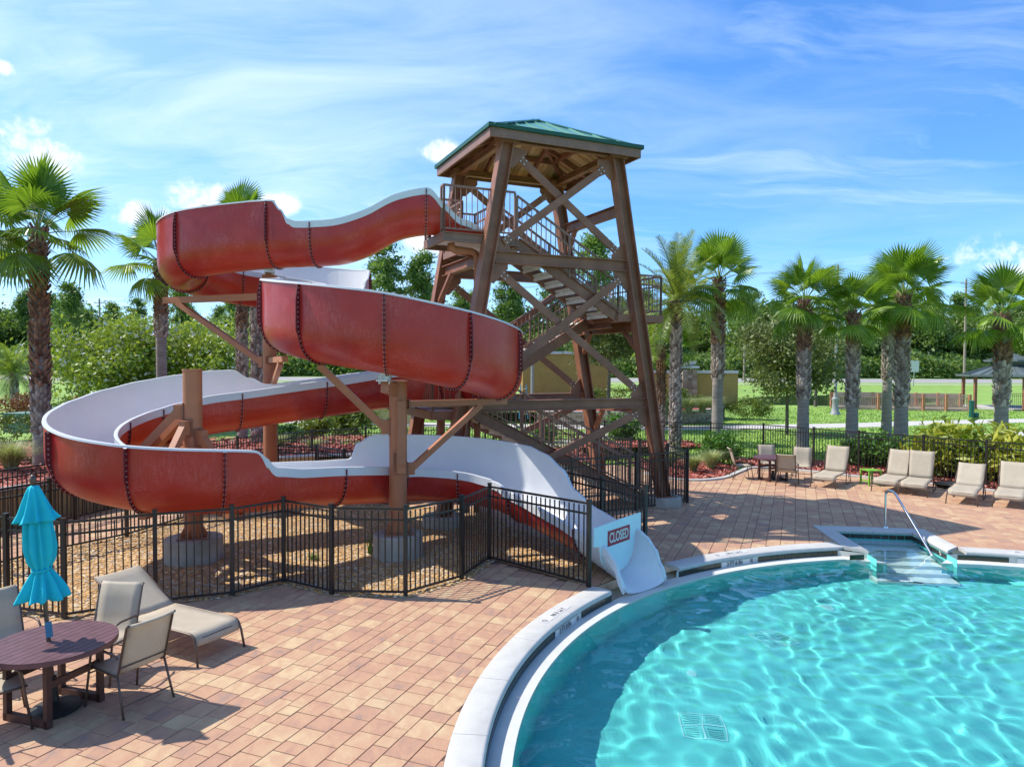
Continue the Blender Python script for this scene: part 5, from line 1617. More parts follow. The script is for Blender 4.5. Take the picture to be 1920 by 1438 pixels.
FEATH = [feather_leaf(5, .25), feather_leaf(6, .55), feather_leaf(7, .95)]


def palm(x, y, z0, trunk_h, r, leaf_s, label, kind='fan', n=21, seed=0, boots=(.35, .75), group=None, lean=0.0, name='fan_palm'):
    """boots: fractions of trunk height between which the trunk carries old grey boots; above that brown boots"""
    rn = random.Random(seed); r *= .86; root = thing(name, label, 'palm tree', (x, y, z0), rn.random() * 6.28, group)
    tp = [(0, 0, -.2), (0, 0, .15), (lean * .2, 0, trunk_h * .3), (lean * .6, 0, trunk_h * .7), (lean, 0, trunk_h)]
    tr = MB().tube(tp, [r * 1.35, r * 1.12, r * .95, r * .92, r * .8], 16).build('trunk', M['trunk_g'], root, True, sharp=70)
    bg, bb = MB(), MB()
    z = trunk_h * boots[0]; row = 0
    while z < trunk_h:
        f = z / trunk_h; cx_ = lean * f
        brown = f > boots[1]
        mb = bb if brown else bg
        k = 7
        for i in range(k):
            if rn.random() < .08: continue
            a = 2 * math.pi * (i + (row % 2) * .5) / k + rn.uniform(-.1, .1)
            ca, sa = math.cos(a), math.sin(a); rr = r * (1.0 - .12 * f)
            w = rr * .44; out = rr * (rn.uniform(.20, .42) if not brown else rn.uniform(.26, .6)); h = rn.uniform(.17, .25) * (r / .24)
            b0 = Vector((cx_ + ca * rr * .9, sa * rr * .9, z)); tdir = Vector((-sa, ca, 0)); o_ = Vector((ca, sa, 0))
            tip = b0 + o_ * (out + rr * .1) + Vector((0, 0, h)) + tdir * rn.uniform(-.3, .3) * w
            s2 = rn.choice((-1, 1))
            vs = [b0 - tdir * w, b0 + tdir * w, b0 + o_ * rr * .22 + tdir * w * .4, b0 + o_ * rr * .22 - tdir * w * .4, tip - tdir * w * .42, tip + tdir * w * .42, tip + o_ * .02 - Vector((0, 0, .05))]
            mb.add(vs, [(0, 1, 5, 4), (1, 2, 6, 5), (2, 3, 6), (3, 0, 4, 6), (4, 5, 6)])
        z += .105 * (r / .24); row += 1
    if bg.v: bg.build('old_leaf_bases', M['boot_g'], tr, kind='stuff')
    if bb.v: bb.build('brown_leaf_bases', M['boot_b'], tr, kind='stuff')
    meshes = FANS if kind == 'fan' else FEATH
    for i in range(n):
        f = (i + .5) / n                                  # 0 young upright .. 1 old hanging
        el = R(84) - f ** 1.05 * R(118) + rn.gauss(0, R(6)); az = i * 2.39996 + rn.gauss(0, .18)
        me = meshes[min(len(meshes) - 1, int(f * len(meshes) * .98))] if kind != 'fan' else meshes[(0, 0, 1, 1, 1, 2, 2, 3)[int(f * 7.99)]]
        o = link('frond', me, root)
        s_ = leaf_s * rn.uniform(.86, 1.1)
        o.matrix_basis = Matrix.Translation((lean + .03 * math.cos(az), .03 * math.sin(az), trunk_h + .12 - .3 * f)) @ Matrix.Rotation(az, 4, 'Z') @ Matrix.Rotation(-el, 4, 'Y') @ Matrix.Rotation(rn.gauss(0, R(14)), 4, 'X') @ Matrix.Diagonal((s_, s_, s_, 1))
    return root


def P(px, d, z=0.0):
    """ground point seen in image column px at distance d"""
    q = atd(px, 700, d); return q.x, d
x, y = P(76, 19.4); palm(x, y, .8, 6.35, .225, 1.02, 'tall fan palm left of the slide with dark shaggy brown trunk', seed=1, boots=(.12, .33))
x, y = P(-30, 20.5); palm(x, y, .8, 6.4, .22, 1.05, 'fan palm at the left edge of the photo showing only its crown', seed=2, boots=(.2, .5))
x, y = P(303, 24.0); palm(x, y, .4, 6.55, .21, .92, 'fan palm between the tall left palm and the top slide turn', seed=3, boots=(.62, .72), n=18)
x, y = P(454, 27.5); palm(x, y, .2, 8.55, .21, .95, 'fan palm peeping out above the top slide turn', seed=4, boots=(.2, .55), n=18)
x, y = P(481, 26.5); palm(x, y, .2, 6.6, .23, .55, 'palm hidden behind the slide, only its grey rough trunk showing', seed=5, boots=(.06, .97), n=14)
x, y = P(1267, 28.5); palm(x, y, 0, 6.1, .235, 1.0, 'feathery date palm just right of the tower with slim grey trunk', 'date', 42, 6, (.05, .86), name='date_palm')
x, y = P(1346, 29.8); palm(x, y, 0, 7.1, .27, 1.04, 'fan palm right of the date palm with mostly smooth grey trunk', seed=7, boots=(.42, .62), n=21)
x, y = P(1240, 33); palm(x, y, .2, 4.2, .2, .95, 'low fan palm partly hidden behind the right tower leg', seed=8, boots=(.1, .35), n=17)
x, y = P(1507, 28.6); palm(x, y, 0, 6.15, .27, .98, 'fan palm behind the far round table', seed=9, boots=(.36, .66), n=20)
x, y = P(1599, 28.4); palm(x, y, 0, 5.6, .27, .92, 'fan palm left of the tallest right palm with reddish middle trunk', seed=10, boots=(.34, .78), n=20)
x, y = P(1664, 36); palm(x, y, 0, 6.3, .27, 1.0, 'farther fan palm standing close behind the tallest right palm', seed=11, boots=(.45, .8), n=17)
x, y = P(1691, 28.8); palm(x, y, 0, 6.4, .30, 1.10, 'tallest fan palm on the right with a thick pale scaly trunk', seed=12, boots=(.30, .72), n=23)
x, y = P(1879, 28.2); palm(x, y, 0, 5.5, .30, 1.10, 'fan palm at the right edge in front of the gazebo', seed=13, boots=(.36, .66), n=21)
x, y = P(26, 62); palm(x, y, 0, 2.6, .35, 1.15, 'small bright feather palm far left beside the road', 'date', 34, 14, (.1, .9), name='date_palm')


def tree(name, x, y, z0, h, crown_me, cz, trunk_r, label, s=1.0, group=None, limbs=5, seed=0, bark='bark', cat='tree', lean=.1, stems=1):
    rn = random.Random(seed); root = thing(name, label, cat, (x, y, z0), rn.random() * 6.28, group)
    mb = MB()
    for st in range(stems):
        a0 = 2 * math.pi * st / max(1, stems); sp = .9 if stems > 1 else 0
        top = Vector((lean * rn.uniform(-1, 1) + sp * math.cos(a0), lean * rn.uniform(-1, 1) + sp * math.sin(a0), cz))
        mb.tube([(sp * .12 * math.cos(a0), sp * .12 * math.sin(a0), -.15), (top.x * .35, top.y * .3, cz * .4), tuple(top)], [trunk_r * 1.2, trunk_r * .9, trunk_r * .5], 8, False)
        for i in range(limbs):
            a = 2 * math.pi * i / limbs + rn.random(); b = Vector((top.x * .7, top.y * .7, cz * rn.uniform(.55, .85)))
            e = b + Vector((math.cos(a), math.sin(a), rn.uniform(.35, 1.0))) * (h - cz) * rn.uniform(.5, .95)
            mb.tube([b, (b + e) / 2 + Vector((0, 0, .1)), e], [trunk_r * .5, trunk_r * .3, trunk_r * .1], 5, False)
    mb.build('trunk', M[bark], root, True, kind='stuff' if limbs or stems > 1 else None)
    c = link('crown', crown_me, root); c.scale = (s, s, s); c.rotation_euler = (0, 0, rn.random() * 6.28)
    return root
oak = leaf_cloud('crown', 13000, ell(2.4, 2.4, 2.2, 4.1, .25), .20, M['leaf_oak'], 21, 90, .36)
oak2 = leaf_cloud('crown', 11000, ell(2.7, 2.5, 2.2, 4.4, .3), .21, M['leaf_oak'], 22, 75, .36)
x, y = P(1477, 37); tree('oak_tree', x, y, 0, 6.2, oak, 3.9, .09, 'young oak tree with thin leaning trunk on the lawn behind the loungers', seed=1)
x, y = P(1141, 40); tree('oak_tree', x, y, .9, 6.3, oak2, 3.8, .11, 'young oak seen through the tower in front of the mustard wall', seed=2)
x, y = P(1530, 62); tree('oak_tree', x, y, 0, 6.6, oak2, 4.0, .14, 'farther young oak beside the lamp post', seed=3, s=1.05)
myr = leaf_cloud('crown', 15000, ell(3.0, 2.8, 1.9, 2.6, .3, .9), .17, [M['leaf_lime'], M['flower']], 23, 110, .34, mi=(np.random.RandomState(3).rand(15000) < .075).astype(int))
x, y = P(222, 38); tree('crape_myrtle', x, y, 0, 4.4, myr, 2.2, .06, 'lime green crape myrtle with white blossom between the two left palms', seed=4, stems=5, limbs=3, s=1.42)
x, y = P(372, 39); tree('crape_myrtle', x, y, 0, 4.4, myr, 2.2, .06, 'lime green crape myrtle with white blossom right of the second palm', seed=5, stems=5, limbs=3, s=1.34)


def shrub(name, x, y, z, me, label, s=1.0, rz=0.0, cat='shrub', group=None):
    o = link(name, me); o.location = (x, y, z); o.rotation_euler = (0, 0, rz); o.scale = (s, s, s)
    return tag(o, label, cat, group)
# left bed
x, y = P(8, 20.0); shrub('box_hedge', x - .2, y + .2, .80, leaf_cloud('box_hedge', 9000, boxy(3.4, 1.5, 1.15), .075, M['leaf_hedge'], 31, 420, .09), 'clipped box hedge at the left edge below the green cabinets', cat='hedge')
fg = blades('fountain_grass', 900, 1.0, .95, M['grassy'], 32, .008)
fg2 = blades('fountain_grass', 800, .75, .95, M['grassy'], 33, .008)
x, y = P(18, 18.2); shrub('fountain_grass', x, y, .80, fg, 'pale fountain grass clump at the left edge in the mulch bed', 1.0, cat='ornamental grass')
shrub('ornamental_grass', 6.05, 23.6, 0, fg2, 'ornamental grass at the tip of the mulch island beside the tower', .75, cat='ornamental grass')
shrub('ornamental_grass', 6.85, 24.3, 0, fg2, 'second ornamental grass on the mulch island, nearer the far table', .85, 1.2, cat='ornamental grass')
shrub('ornamental_grass', 5.5, 24.6, 0, fg2, 'ornamental grass on the mulch island behind the tower fence', .8, 2.2, cat='ornamental grass')
dk = leaf_cloud('low_shrub', 2600, ell(.75, .6, .5, .5, .4, .9), .14, M['leaf_dark'], 34, 40, .16)
shrub('low_shrub', 7.6, 25.6, 0, leaf_cloud('low_shrub', 1500, ell(.7, .6, .5, .55, .4, .9), .26, M['leaf_dark'], 35, 40, .16, .22), 'dark leafy shrub on the mulch island at the foot of the smooth palm')
shrub('low_shrub', 13.3, 25.0, 0, dk, 'dark low shrub behind the fence left of the yellow green hedge', 1.15)
shrub('low_shrub', 12.4, 25.6, 0, dk, 'dark low shrub at the foot of the reddish trunked palm', .95, 2.0)
x, y = P(1172, 34); shrub('low_shrub', x, y, 0, dk, 'dark green shrub behind the tower stairs by the fence', 1.15, 1.0)
x, y = P(1020, 33); shrub('low_shrub', x, y, 0, dk, 'low green shrub seen through the lower tower stairs', .8, 3.0)
vg = leaf_cloud('ginger_plant', 900, ell(.55, .55, .65, .75, .3), .42, M['leaf_var'], 36, 26, .24, .22, 1.0)
for i, (gx, gy) in enumerate(((13.75, 23.1), (14.5, 22.5), (15.1, 21.7), (15.75, 20.9), (16.4, 20.0), (17.0, 19.0), (14.3, 23.6), (15.6, 22.4), (16.6, 21.2))):
    shrub('ginger_plant', gx, gy, 0, vg, 'yellow and green variegated ginger plant in the hedge behind the right loungers', (1.0, 1.1, .95, 1.12, 1.05, 1.0, 1.1, 1.05, 1.1)[i], i * 1.3, 'plant', 'ginger plants behind the right loungers')
x, y = P(1852, 24.5); shrub('spiky_plant', x - 1.2, y, .9, blades('spiky_plant', 60, .8, .9, M['leaf_var'], 37, .03), 'spiky yellow green leaves rising above the ginger hedge', cat='plant')
x, y = P(1405, 47); shrub('round_shrub', x, y, 0, leaf_cloud('round_shrub', 4500, ell(1.5, 1.1, .75, .7, .5, .9), .11, M['leaf_hedge'], 38, 90, .15), 'rounded yellow green shrub by the end of the stone retaining wall')
rd = leaf_cloud('red_shrub', 3000, ell(1.3, 1.1, .7, .7, .4, .9), .13, M['leaf_red'], 39, 60, .2)
for px, d, s_, lab in ((45, 44, 1.15, 'reddish shrub behind the green cabinets at the left'), (158, 50, 1.0, 'reddish round shrub left of the two beyond the white slide curve'), (203, 49, .95, 'dark red shrub right of its neighbour beyond the white slide curve')):
    x, y = P(px, d); shrub('red_shrub', x, y, 0, rd, lab, s_, px * .1)
x, y = P(140, 44); shrub('low_hedge', x, y, 0, leaf_cloud('low_hedge', 5000, boxy(4.2, 1.2, .9), .12, M['leaf_hedge'], 40, 200, .13), 'low green hedge above the left edge of the white slide curve', cat='hedge')
x, y = P(5, 50); shrub('fountain_grass', x - 1, y, 0, fg, 'pale grass clump far left near the small feather palm', 1.7, .6, cat='ornamental grass')
for px, d, z, s_, lab in ((590, 30, .3, 1.0, 'green shrub beyond the middle slide bowl, left of the two there'), (655, 31, .3, 1.2, 'green shrub beyond the middle slide bowl, right of the two there'), (535, 27, .4, .7, 'green clump in the mulch by the tall rear post')):
    x, y = P(px, d); shrub('garden_shrub', x, y, z, leaf_cloud('garden_shrub', 1600, ell(1.0, .8, .6, .6, .3, .9), .22, M['leaf_hedge' if px > 540 else 'leaf_dark'], 41 + px, 40, .2, .3), lab, s_)
x, y = P(520, 25); shrub('fountain_grass', x, y, .4, fg2, 'grass clump in the red mulch left of the rear slide post', .9, .3, cat='ornamental grass')
x, y = P(587, 25); shrub('fountain_grass', x, y, .4, fg2, 'grass clump in the red mulch right of the rear slide post', .7, 1.3, cat='ornamental grass')
q = shrub('weed', -2.62, 13.3, 0, blades('weed', 40, .22, .62, M['leaf_dark'], 45, .010, .7, .08), 'tuft of green weeds beside the front centre footing', cat='weed')
shrub('weed', -3.6, 12.9, 0, blades('weed', 24, .22, .2, M['leaf_dark'], 46, .012, .7, .1), 'small weed in the gravel left of the front centre footing', cat='weed')
hg = leaf_cloud('low_hedge', 5200, boxy(5.5, 1.2, 1.0), .13, M['leaf_hedge'], 47, 260, .14)
x, y = P(1195, 43.5); shrub('low_hedge', x, y, 1.0, hg, 'clipped hedge at the foot of the mustard wall behind the tower', cat='hedge')
x, y = P(1250, 44.5); shrub('low_hedge', x + .6, y, 1.0, hg, 'clipped hedge on the mound right of the tower leg', .6, cat='hedge')
for i, (px, d) in enumerate(((1250, 41.0), (1292, 41.5), (1318, 42.5), (1340, 43.5), (1275, 43.5))):
    x, y = P(px, d); shrub('ornamental_grass', x, y, .75, fg, 'soft grey green grass on the mulch mound above the stone retaining wall', 1.15, i * 1.1, 'ornamental grass', 'grasses on the stone walled mound')

# ------------------------------------------------------------------ background woodland
def pine_shape(h):
    def f(k, rs):
        t_ = rs.rand(k) ** .8; z = h * (.52 + .48 * t_); r = (1 - t_) ** .6 * h * .16 + .35
        a = rs.rand(k) * 6.28; rr = r * np.sqrt(rs.rand(k))
        return np.stack([rr * np.cos(a), rr * np.sin(a), z], 1)
    return f
PINES = [leaf_cloud('crown', 5200, pine_shape(20), .62, M['leaf_pine'], 60 + i, (30, 36, 26)[i], .62, .35) for i in range(3)]
WOODS = [leaf_cloud('crown', 7500, ell(4.8, 4.8, 5.2, 7.0, .25), .66, M['leaf_wood'], 70 + i, (46, 60)[i], 1.0, .5) for i in range(2)]
rn = random.Random(5)
k = 0
for i in range(56):
    px = -120 + 2160 * (i + rn.uniform(.1, .9)) / 56; d = rn.uniform(200, 250)
    x, y = P(px, d); s_ = rn.uniform(1.0, 1.42)
    tree('pine_tree', x, y, 0, 20 * s_, PINES[i % 3], 19 * s_, .2, 'tall thin pine in the far tree line beyond the road', s_, 'pines in the far tree line', 0, i, 'pole_wood')
for px, d, s_, lab in ((722, 186, 1.72, 'tallest pine between the top slide run and the tower, left one'), (793, 190, 1.62, 'tall pine just left of the rear tower leg'), (1112, 182, 1.75, 'tall pine showing above the tower stairs'), (130, 160, 1.05, 'bare trunked pine right of the tall left palm'), (1395, 170, 1.0, 'broad pine behind the fan palm right of the date palm')):
    x, y = P(px, d); tree('pine_tree', x, y, 0, 20 * s_, PINES[int(d) % 3], 19 * s_, .22, lab, s_, None, 0, int(d), 'pole_wood')
for i in range(54):
    px = -150 + 2220 * (i + rn.uniform(.1, .9)) / 54; d = rn.uniform(194, 235)
    x, y = P(px, d); s_ = rn.uniform(1.2, 1.85)
    tree('broadleaf_tree', x, y, 0, 11 * s_, WOODS[i % 2], 7 * s_, .22, 'dense dark broadleaf tree in the far tree line beyond the road', s_, 'broadleaf trees in the far tree line', 0, 100 + i)
rs = np.random.RandomState(9); n = 60000
bx = rs.rand(n) * 420 - 210; by = 191 + 18 * rs.rand(n) + 3 * np.sin(bx * .2); bh = (7.0 + 2.2 * np.sin(bx * .13) + 1.6 * np.sin(bx * .41 + 1)) * (.55 + .45 * (by - 191) / 18)
bz = np.abs(rs.rand(n) ** .7) * (bh + 1.0)
Pp = np.stack([bx, by, bz], 1); a = rs.randn(n, 3); a /= np.linalg.norm(a, axis=1, keepdims=True); b = np.cross(a, rs.randn(n, 3)); b /= np.linalg.norm(b, axis=1, keepdims=True)
sz = 1.2 * (.6 + .8 * rs.rand(n, 1))
V = np.stack([Pp - a * sz * .5, Pp + b * sz * .3, Pp + a * sz * .5, Pp - b * sz * .3], 1).reshape(-1, 3)
link('woodland_undergrowth', np_mesh('woodland_undergrowth', V, np.arange(4 * n).reshape(n, 4), M['leaf_wood']), kind='stuff')

# ------------------------------------------------------------------ beds, paths, water and buildings beyond the deck
sheet('gravel_bed', grow(GRAV, .10), None, .004, M['gravel_bed'])
def stones(name, poly, n, smin, smax, mat, seed, z=.004, keep=None):
    rs = np.random.RandomState(seed); xs = [p[0] for p in poly]; ys = [p[1] for p in poly]; pts = []
    while len(pts) < n:
        x = rs.uniform(min(xs), max(xs)); y = rs.uniform(min(ys), max(ys))
        if inside(poly, x, y) and (keep is None or rs.rand() < keep(x, y)): pts.append((x, y))
    pts = np.array(pts); s = (smin + (smax - smin) * rs.rand(n) ** 2)[:, None, None]
    base = np.array([[1, 0, 0], [.3, .9, .1], [-.8, .6, -.05], [-.9, -.5, .05], [.2, -1, 0], [.1, .1, .62], [0, 0, -.5]], float)
    V = base[None] * s * (.75 + .5 * rs.rand(n, 7, 3))
    a = rs.rand(n) * 6.28; c, sn = np.cos(a)[:, None], np.sin(a)[:, None]
    X = V[..., 0] * c - V[..., 1] * sn + pts[:, :1]; Y = V[..., 0] * sn + V[..., 1] * c + pts[:, 1:2]; Z = V[..., 2] * .8 + z + s[..., 0] * .18
    tri = np.array([[0, 1, 5], [1, 2, 5], [2, 3, 5], [3, 4, 5], [4, 0, 5]])
    F = (np.arange(n)[:, None, None] * 7 + tri[None]).reshape(-1, 3)
    o = link(name, np_mesh(name, np.stack([X, Y, Z], -1).reshape(-1, 3), F, mat), kind='stuff')
    return o
stones('gravel_stones', grow(GRAV, .12), 24000, .016, .042, M['gravel'], 51, .004, lambda x, y: 1.0 if y < 13.5 else .55)

LBED = [(-40, 12.5), (-13.2, 12.5), (-11.9, 13.4), (-11.0, 15.8), (-9.9, 18.2), (-8.4, 20.4), (-6.2, 22.1), (-3.2, 24.0), (-2.6, 26.5), (-4.5, 29), (-9, 30), (-16, 27), (-40, 27)]
IBED = [(4.75, 22.75), (5.55, 22.05), (6.55, 22.5), (7.45, 23.75), (7.9, 24.7), (7.4, 26.2), (5.8, 26.9), (4.3, 26.2)]
FBED = [(8.4, 24.75), (9.4, 24.5), (11.05, 23.05), (12.95, 21.35), (14.65, 19.65), (17.6, 17.7), (19.5, 19), (17.5, 22), (15.2, 24.4), (13.2, 26.0), (11.5, 26.6), (10.3, 26.2), (9.0, 27.2), (8.0, 26.6)]
RBED = [(3.0, 26), (2.8, 33), (8.4, 33.5), (8.5, 31), (-1.5, 30), (-2, 25.5)]
# raised bed at the left: sloping mulch with a low retaining wall
def lbed():
    mb = MB(); n = len(LBED)
    zs = [.8] * 12 + [.8]
    zz = [.85, .82, .80, .80, .78, .75, .70, .55, .35, .25, .25, .5, .8]
    cx_, cy_ = -12.5, 22; k = n
    mb.add([(p[0], p[1], z) for p, z in zip(LBED, zz)] + [(cx_, cy_, .82)], [(i, (i + 1) % k, k) for i in range(k)])
    mb.build('raised_mulch_bed', M['mulch_bed'], None, kind='structure')
    rw = thing('retaining_wall', 'low cream retaining wall with pale cap holding the mulch bed behind the slide', 'wall', (-10.5, 16, 0))
    for i in range(1, 7):
        a, b = Vector((*LBED[i], 0)), Vector((*LBED[i + 1], 0)); d = (b - a).normalized(); nv = Vector((d.y, -d.x, 0))
        za, zb = zz[i], zz[i + 1]; h = (za + zb) / 2
        buildw(MB().bar(a + nv * .10 + Vector((0, 0, h / 2 - .02)), b + nv * .10 + Vector((0, 0, h / 2 - .02)), .20, h), 'wall_panel', M['cream'], rw)
        buildw(MB().bar(a + nv * .10 + Vector((0, 0, za + .03)), b + nv * .10 + Vector((0, 0, zb + .03)), .26, .06), 'wall_cap', M['coping'], rw)
lbed()
def chips(name, poly, n, zf, seed):
    rs = np.random.RandomState(seed); xs = [p[0] for p in poly]; ys = [p[1] for p in poly]; P_ = []
    while len(P_) < n:
        x = rs.uniform(max(-24, min(xs)), max(xs)); y = rs.uniform(min(ys), max(ys))
        if inside(poly, x, y): P_.append((x, y, zf(x, y) + rs.rand() * .03))
    P_ = np.array(P_); a = rs.randn(n, 3) * np.array([1, 1, .3]); a /= np.linalg.norm(a, axis=1, keepdims=True)
    b = np.cross(a, np.array([0, 0, 1]) + rs.randn(n, 3) * .3); b /= np.linalg.norm(b, axis=1, keepdims=True)
    l, w = a * (.05 + .06 * rs.rand(n, 1)), b * (.015 + .02 * rs.rand(n, 1))
    V = np.stack([P_ - l - w, P_ + l - w, P_ + l + w, P_ - l + w], 1).reshape(-1, 3)
    link(name, np_mesh(name, V, np.arange(4 * n).reshape(n, 4), M['mulch']), kind='stuff')
chips('mulch_chips', [(-20, 12.6)] + LBED[1:10] + [(-16, 27), (-20, 24)], 15000, lambda x, y: .80 if y < 21 else .66, 52)
for nm, poly, n, sd_ in (('mulch_island', IBED, 3600, 53), ('mulch_strip', FBED, 5000, 54), ('mulch_border', RBED, 3500, 55)):
    sheet(nm, poly, None, .004, M['mulch_bed']); chips('mulch_chips', poly, n, lambda x, y: .012, sd_)
def strip_poly(pts, w):
    L, Rr = [], []
    for i, p in enumerate(pts):
        a = Vector(pts[max(i - 1, 0)][:2]); b = Vector(pts[min(i + 1, len(pts) - 1)][:2]); d = (b - a).normalized(); n_ = Vector((-d.y, d.x)) * w / 2; p = Vector(p[:2])
        L.append(tuple(p + n_)); Rr.append(tuple(p - n_))
    return L + Rr[::-1]
def strip(name, pts, w, z, mat, zb=None):
    if zb is None: return sheet(name, strip_poly(pts, w), None, z, mat)
    mb = MB(); n = len(pts); q = strip_poly(pts, w); L, Rr = q[:n], q[n:][::-1]
    for i in range(n - 1): mb.prism([L[i], Rr[i], Rr[i + 1], L[i + 1]][::-1], zb, z)
    return mb.build(name, mat, None, kind='structure')
def smooth(pts, k=6):
    A = np.array([tuple(p)[:2] for p in pts], float); return [tuple(cr_interp(A, min(i / k, len(A) - 1.0001))) for i in range((len(A) - 1) * k + 1)]
strip('bed_kerb', smooth([(4.4, 23.3), (4.75, 22.5), (5.55, 21.9), (6.65, 22.35), (7.6, 23.65), (8.35, 24.6), (9.4, 24.4), (11.0, 22.9), (12.9, 21.2), (14.6, 19.5), (17.5, 17.6)]), .16, .05, M['coping'], -.04)
strip('garden_path', smooth([(-20, 46), (-6, 42.5), (2, 41.2), (10, 40.8), (16.4, 42.0), (21, 43.0), (26, 44.8), (34, 47), (46, 49)]), 2.6, -.042, M['path'])
strip('gate_path', smooth([at(2040, 806), at(1940, 810), at(1868, 815), at(1822, 821), at(1838, 834), at(1890, 848), at(1965, 866)]), 1.5, -.041, M['path'])
strip('rear_path', smooth([(-13, 33.5), (-8.5, 31), (-4, 30.5), (0, 30.8), (4, 35), (5, 41)]), 1.6, -.040, M['path'])
sheet('road', [(-400, 146), (400, 146), (400, 186), (-400, 186)], None, -.044, M['road'])
sheet('roadside_path', [(-400, 132), (400, 132), (400, 135), (-400, 135)], None, -.043, M['path'])
sheet('pond', smooth([at(1380, 752), at(1420, 744), at(1500, 741), at(1620, 741), at(1740, 744), at(1760, 752), at(1650, 760), at(1500, 759), at(1400, 757), at(1380, 752)], 4)[:-1], None, -.04, M['pond'])

# lawn blades near the deck
def lawn_blades():
    rs = np.random.RandomState(61); n = 70000
    y = 25.5 + 34 * rs.rand(n) ** 1.5; x = (rs.rand(n) * 1.05 - .22) * y
    d1 = np.interp(x, [-20, -6, 2, 10, 16.4, 21, 26, 34, 46], [46, 42.5, 41.2, 40.8, 42, 43, 44.8, 47, 49]); ok = np.abs(y - d1) > 1.45
    ok &= ~((x < -1) & (y < 33))
    ok &= np.array([not (inside(IBED, a, b) or inside(FBED, a, b) or inside(DECK, a, b) or inside(RBED, a, b)) for a, b in zip(x, y)])
    gp = smooth([at(2040, 806), at(1940, 810), at(1868, 815), at(1822, 821), at(1838, 834), at(1890, 848), at(1965, 866)]); sp = strip_poly(gp, 1.55)
    ok &= np.array([not inside(sp, a, b) for a, b in zip(x, y)])
    x, y = x[ok], y[ok]; n = len(x); a = rs.rand(n) * 6.28; h = .05 + .05 * rs.rand(n); w = .012 + y * .0004
    dx, dy = np.cos(a) * w, np.sin(a) * w; lx, ly = rs.randn(n) * .03, rs.randn(n) * .03
    z = np.full(n, -.05)
    V = np.stack([np.stack([x - dx, y - dy, z], 1), np.stack([x + dx, y + dy, z], 1), np.stack([x + lx, y + ly, z + h], 1)], 1).reshape(-1, 3)
    link('lawn_grass', np_mesh('lawn_grass', V, np.arange(3 * n).reshape(n, 3), M['blade']), kind='stuff')
lawn_blades()

# stone retaining wall, mound, mustard walls
WL = smooth([(1.5, 42.8), (6, 42.4), (9.6, 43.2), (12.2, 45.0), (13.6, 46.6), (14.3, 48.4), (13.6, 50.5)], 4)
mb = MB(); kk = len(WL); mb.add([(p[0], p[1], .72) for p in WL] + [(9, 54, .8), (-4, 54, .9), (-6, 46, .7)], [tuple(range(kk + 3))]); mb.build('mulch_mound', M['mulch_bed'], None, kind='structure')
wall = thing('stone_retaining_wall', 'curved low stacked stone retaining wall on the lawn right of the tower', 'wall', (WL[0][0], WL[0][1], 0))
wb = MB(); rn = random.Random(8)
for c in range(5):
    for i in range(len(WL) - 1):
        a, b = Vector((*WL[i], 0)), Vector((*WL[i + 1], 0)); m_ = int((b - a).length / .34) + 1
        for j in range(m_):
            p_, q_ = a.lerp(b, j / m_), a.lerp(b, (j + 1) / m_); d = (q_ - p_).normalized(); o_ = Vector((0, 0, .02 + .145 * c)) + Vector((d.y, -d.x, 0)) * rn.uniform(-.02, .03)
            wb.bar(p_ + o_ + d * .008, q_ + o_ - d * .008, .22, .132)
buildw(wb, 'stones', M['stone'], wall, kind='stuff')
cp = MB()
for i in range(len(WL) - 1):
    a, b = Vector((*WL[i], .74)), Vector((*WL[i + 1], .74)); cp.bar(a, b, .32, .06)
buildw(cp, 'cap_stones', M['path'], wall, kind='stuff')
def stucco_wall(pts, z0, z1, label, name='garden_wall', mat='stucco', t=.35):
    r_ = thing(name, label, 'wall', (pts[0][0], pts[0][1], z0))
    for i in range(len(pts) - 1):
        a, b = Vector((*pts[i], 0)), Vector((*pts[i + 1], 0))
        buildw(MB().bar(a + Vector((0, 0, (z0 + z1) / 2)), b + Vector((0, 0, (z0 + z1) / 2)), t, z1 - z0), 'wall_panel', M[mat], r_)
        buildw(MB().bar(a + Vector((0, 0, z1 + .09)), b + Vector((0, 0, z1 + .09)), t + .22, .18), 'wall_cap', M['cap'], r_)
    return r_
stucco_wall(smooth([(.6, 46.6), (1.6, 47.2), (3.2, 47.8), (5.0, 48.0), (6.6, 47.8)], 3), .6, 4.25, 'tall curved mustard stucco wall with white cap seen through the tower')
stucco_wall([(9.2, 48.5), (11.6, 48.2), (12.1, 48.2), (15.2, 47.9)], .6, 3.0, 'lower mustard stucco wall with white cap between the date palm and the smooth palm')
pil = thing('stone_pillar', 'stacked stone pillar with white bowl on the lower mustard wall', 'pillar', (11.85, 47.8, .6))
pb = MB()
for c in range(14):
    for i in range(3):
        for sx, dx, dy in ((0, 1, 0), (1, 0, 1)):
            pb.box((11.85 + (i - 1) * .32 + rn.uniform(-.02, .02), 47.8 + rn.uniform(-.03, .03), .7 + c * .19), (.31, .9, .18))
buildw(pb, 'stones', M['stone'], pil, kind='stuff')
buildw(MB().box((11.85, 47.8, 3.42), (1.2, 1.15, .16)), 'pillar_cap', M['cap'], pil)
buildw(MB().lathe((11.85, 47.8, 3.5), [(.25, 0), (.5, .18), (.55, .32), (.48, .30), (.1, .15)], 18), 'bowl', M['cap'], pil, True, sharp=40)
x, y = P(650, 42); stucco_wall([(x - 2.4, y), (x + .6, y + .3), (x + 1.2, y + .4), (x + 4.5, y + .2)], 0, 1.35, 'low cream wall glimpsed under the slide behind the front centre post', mat='cream')
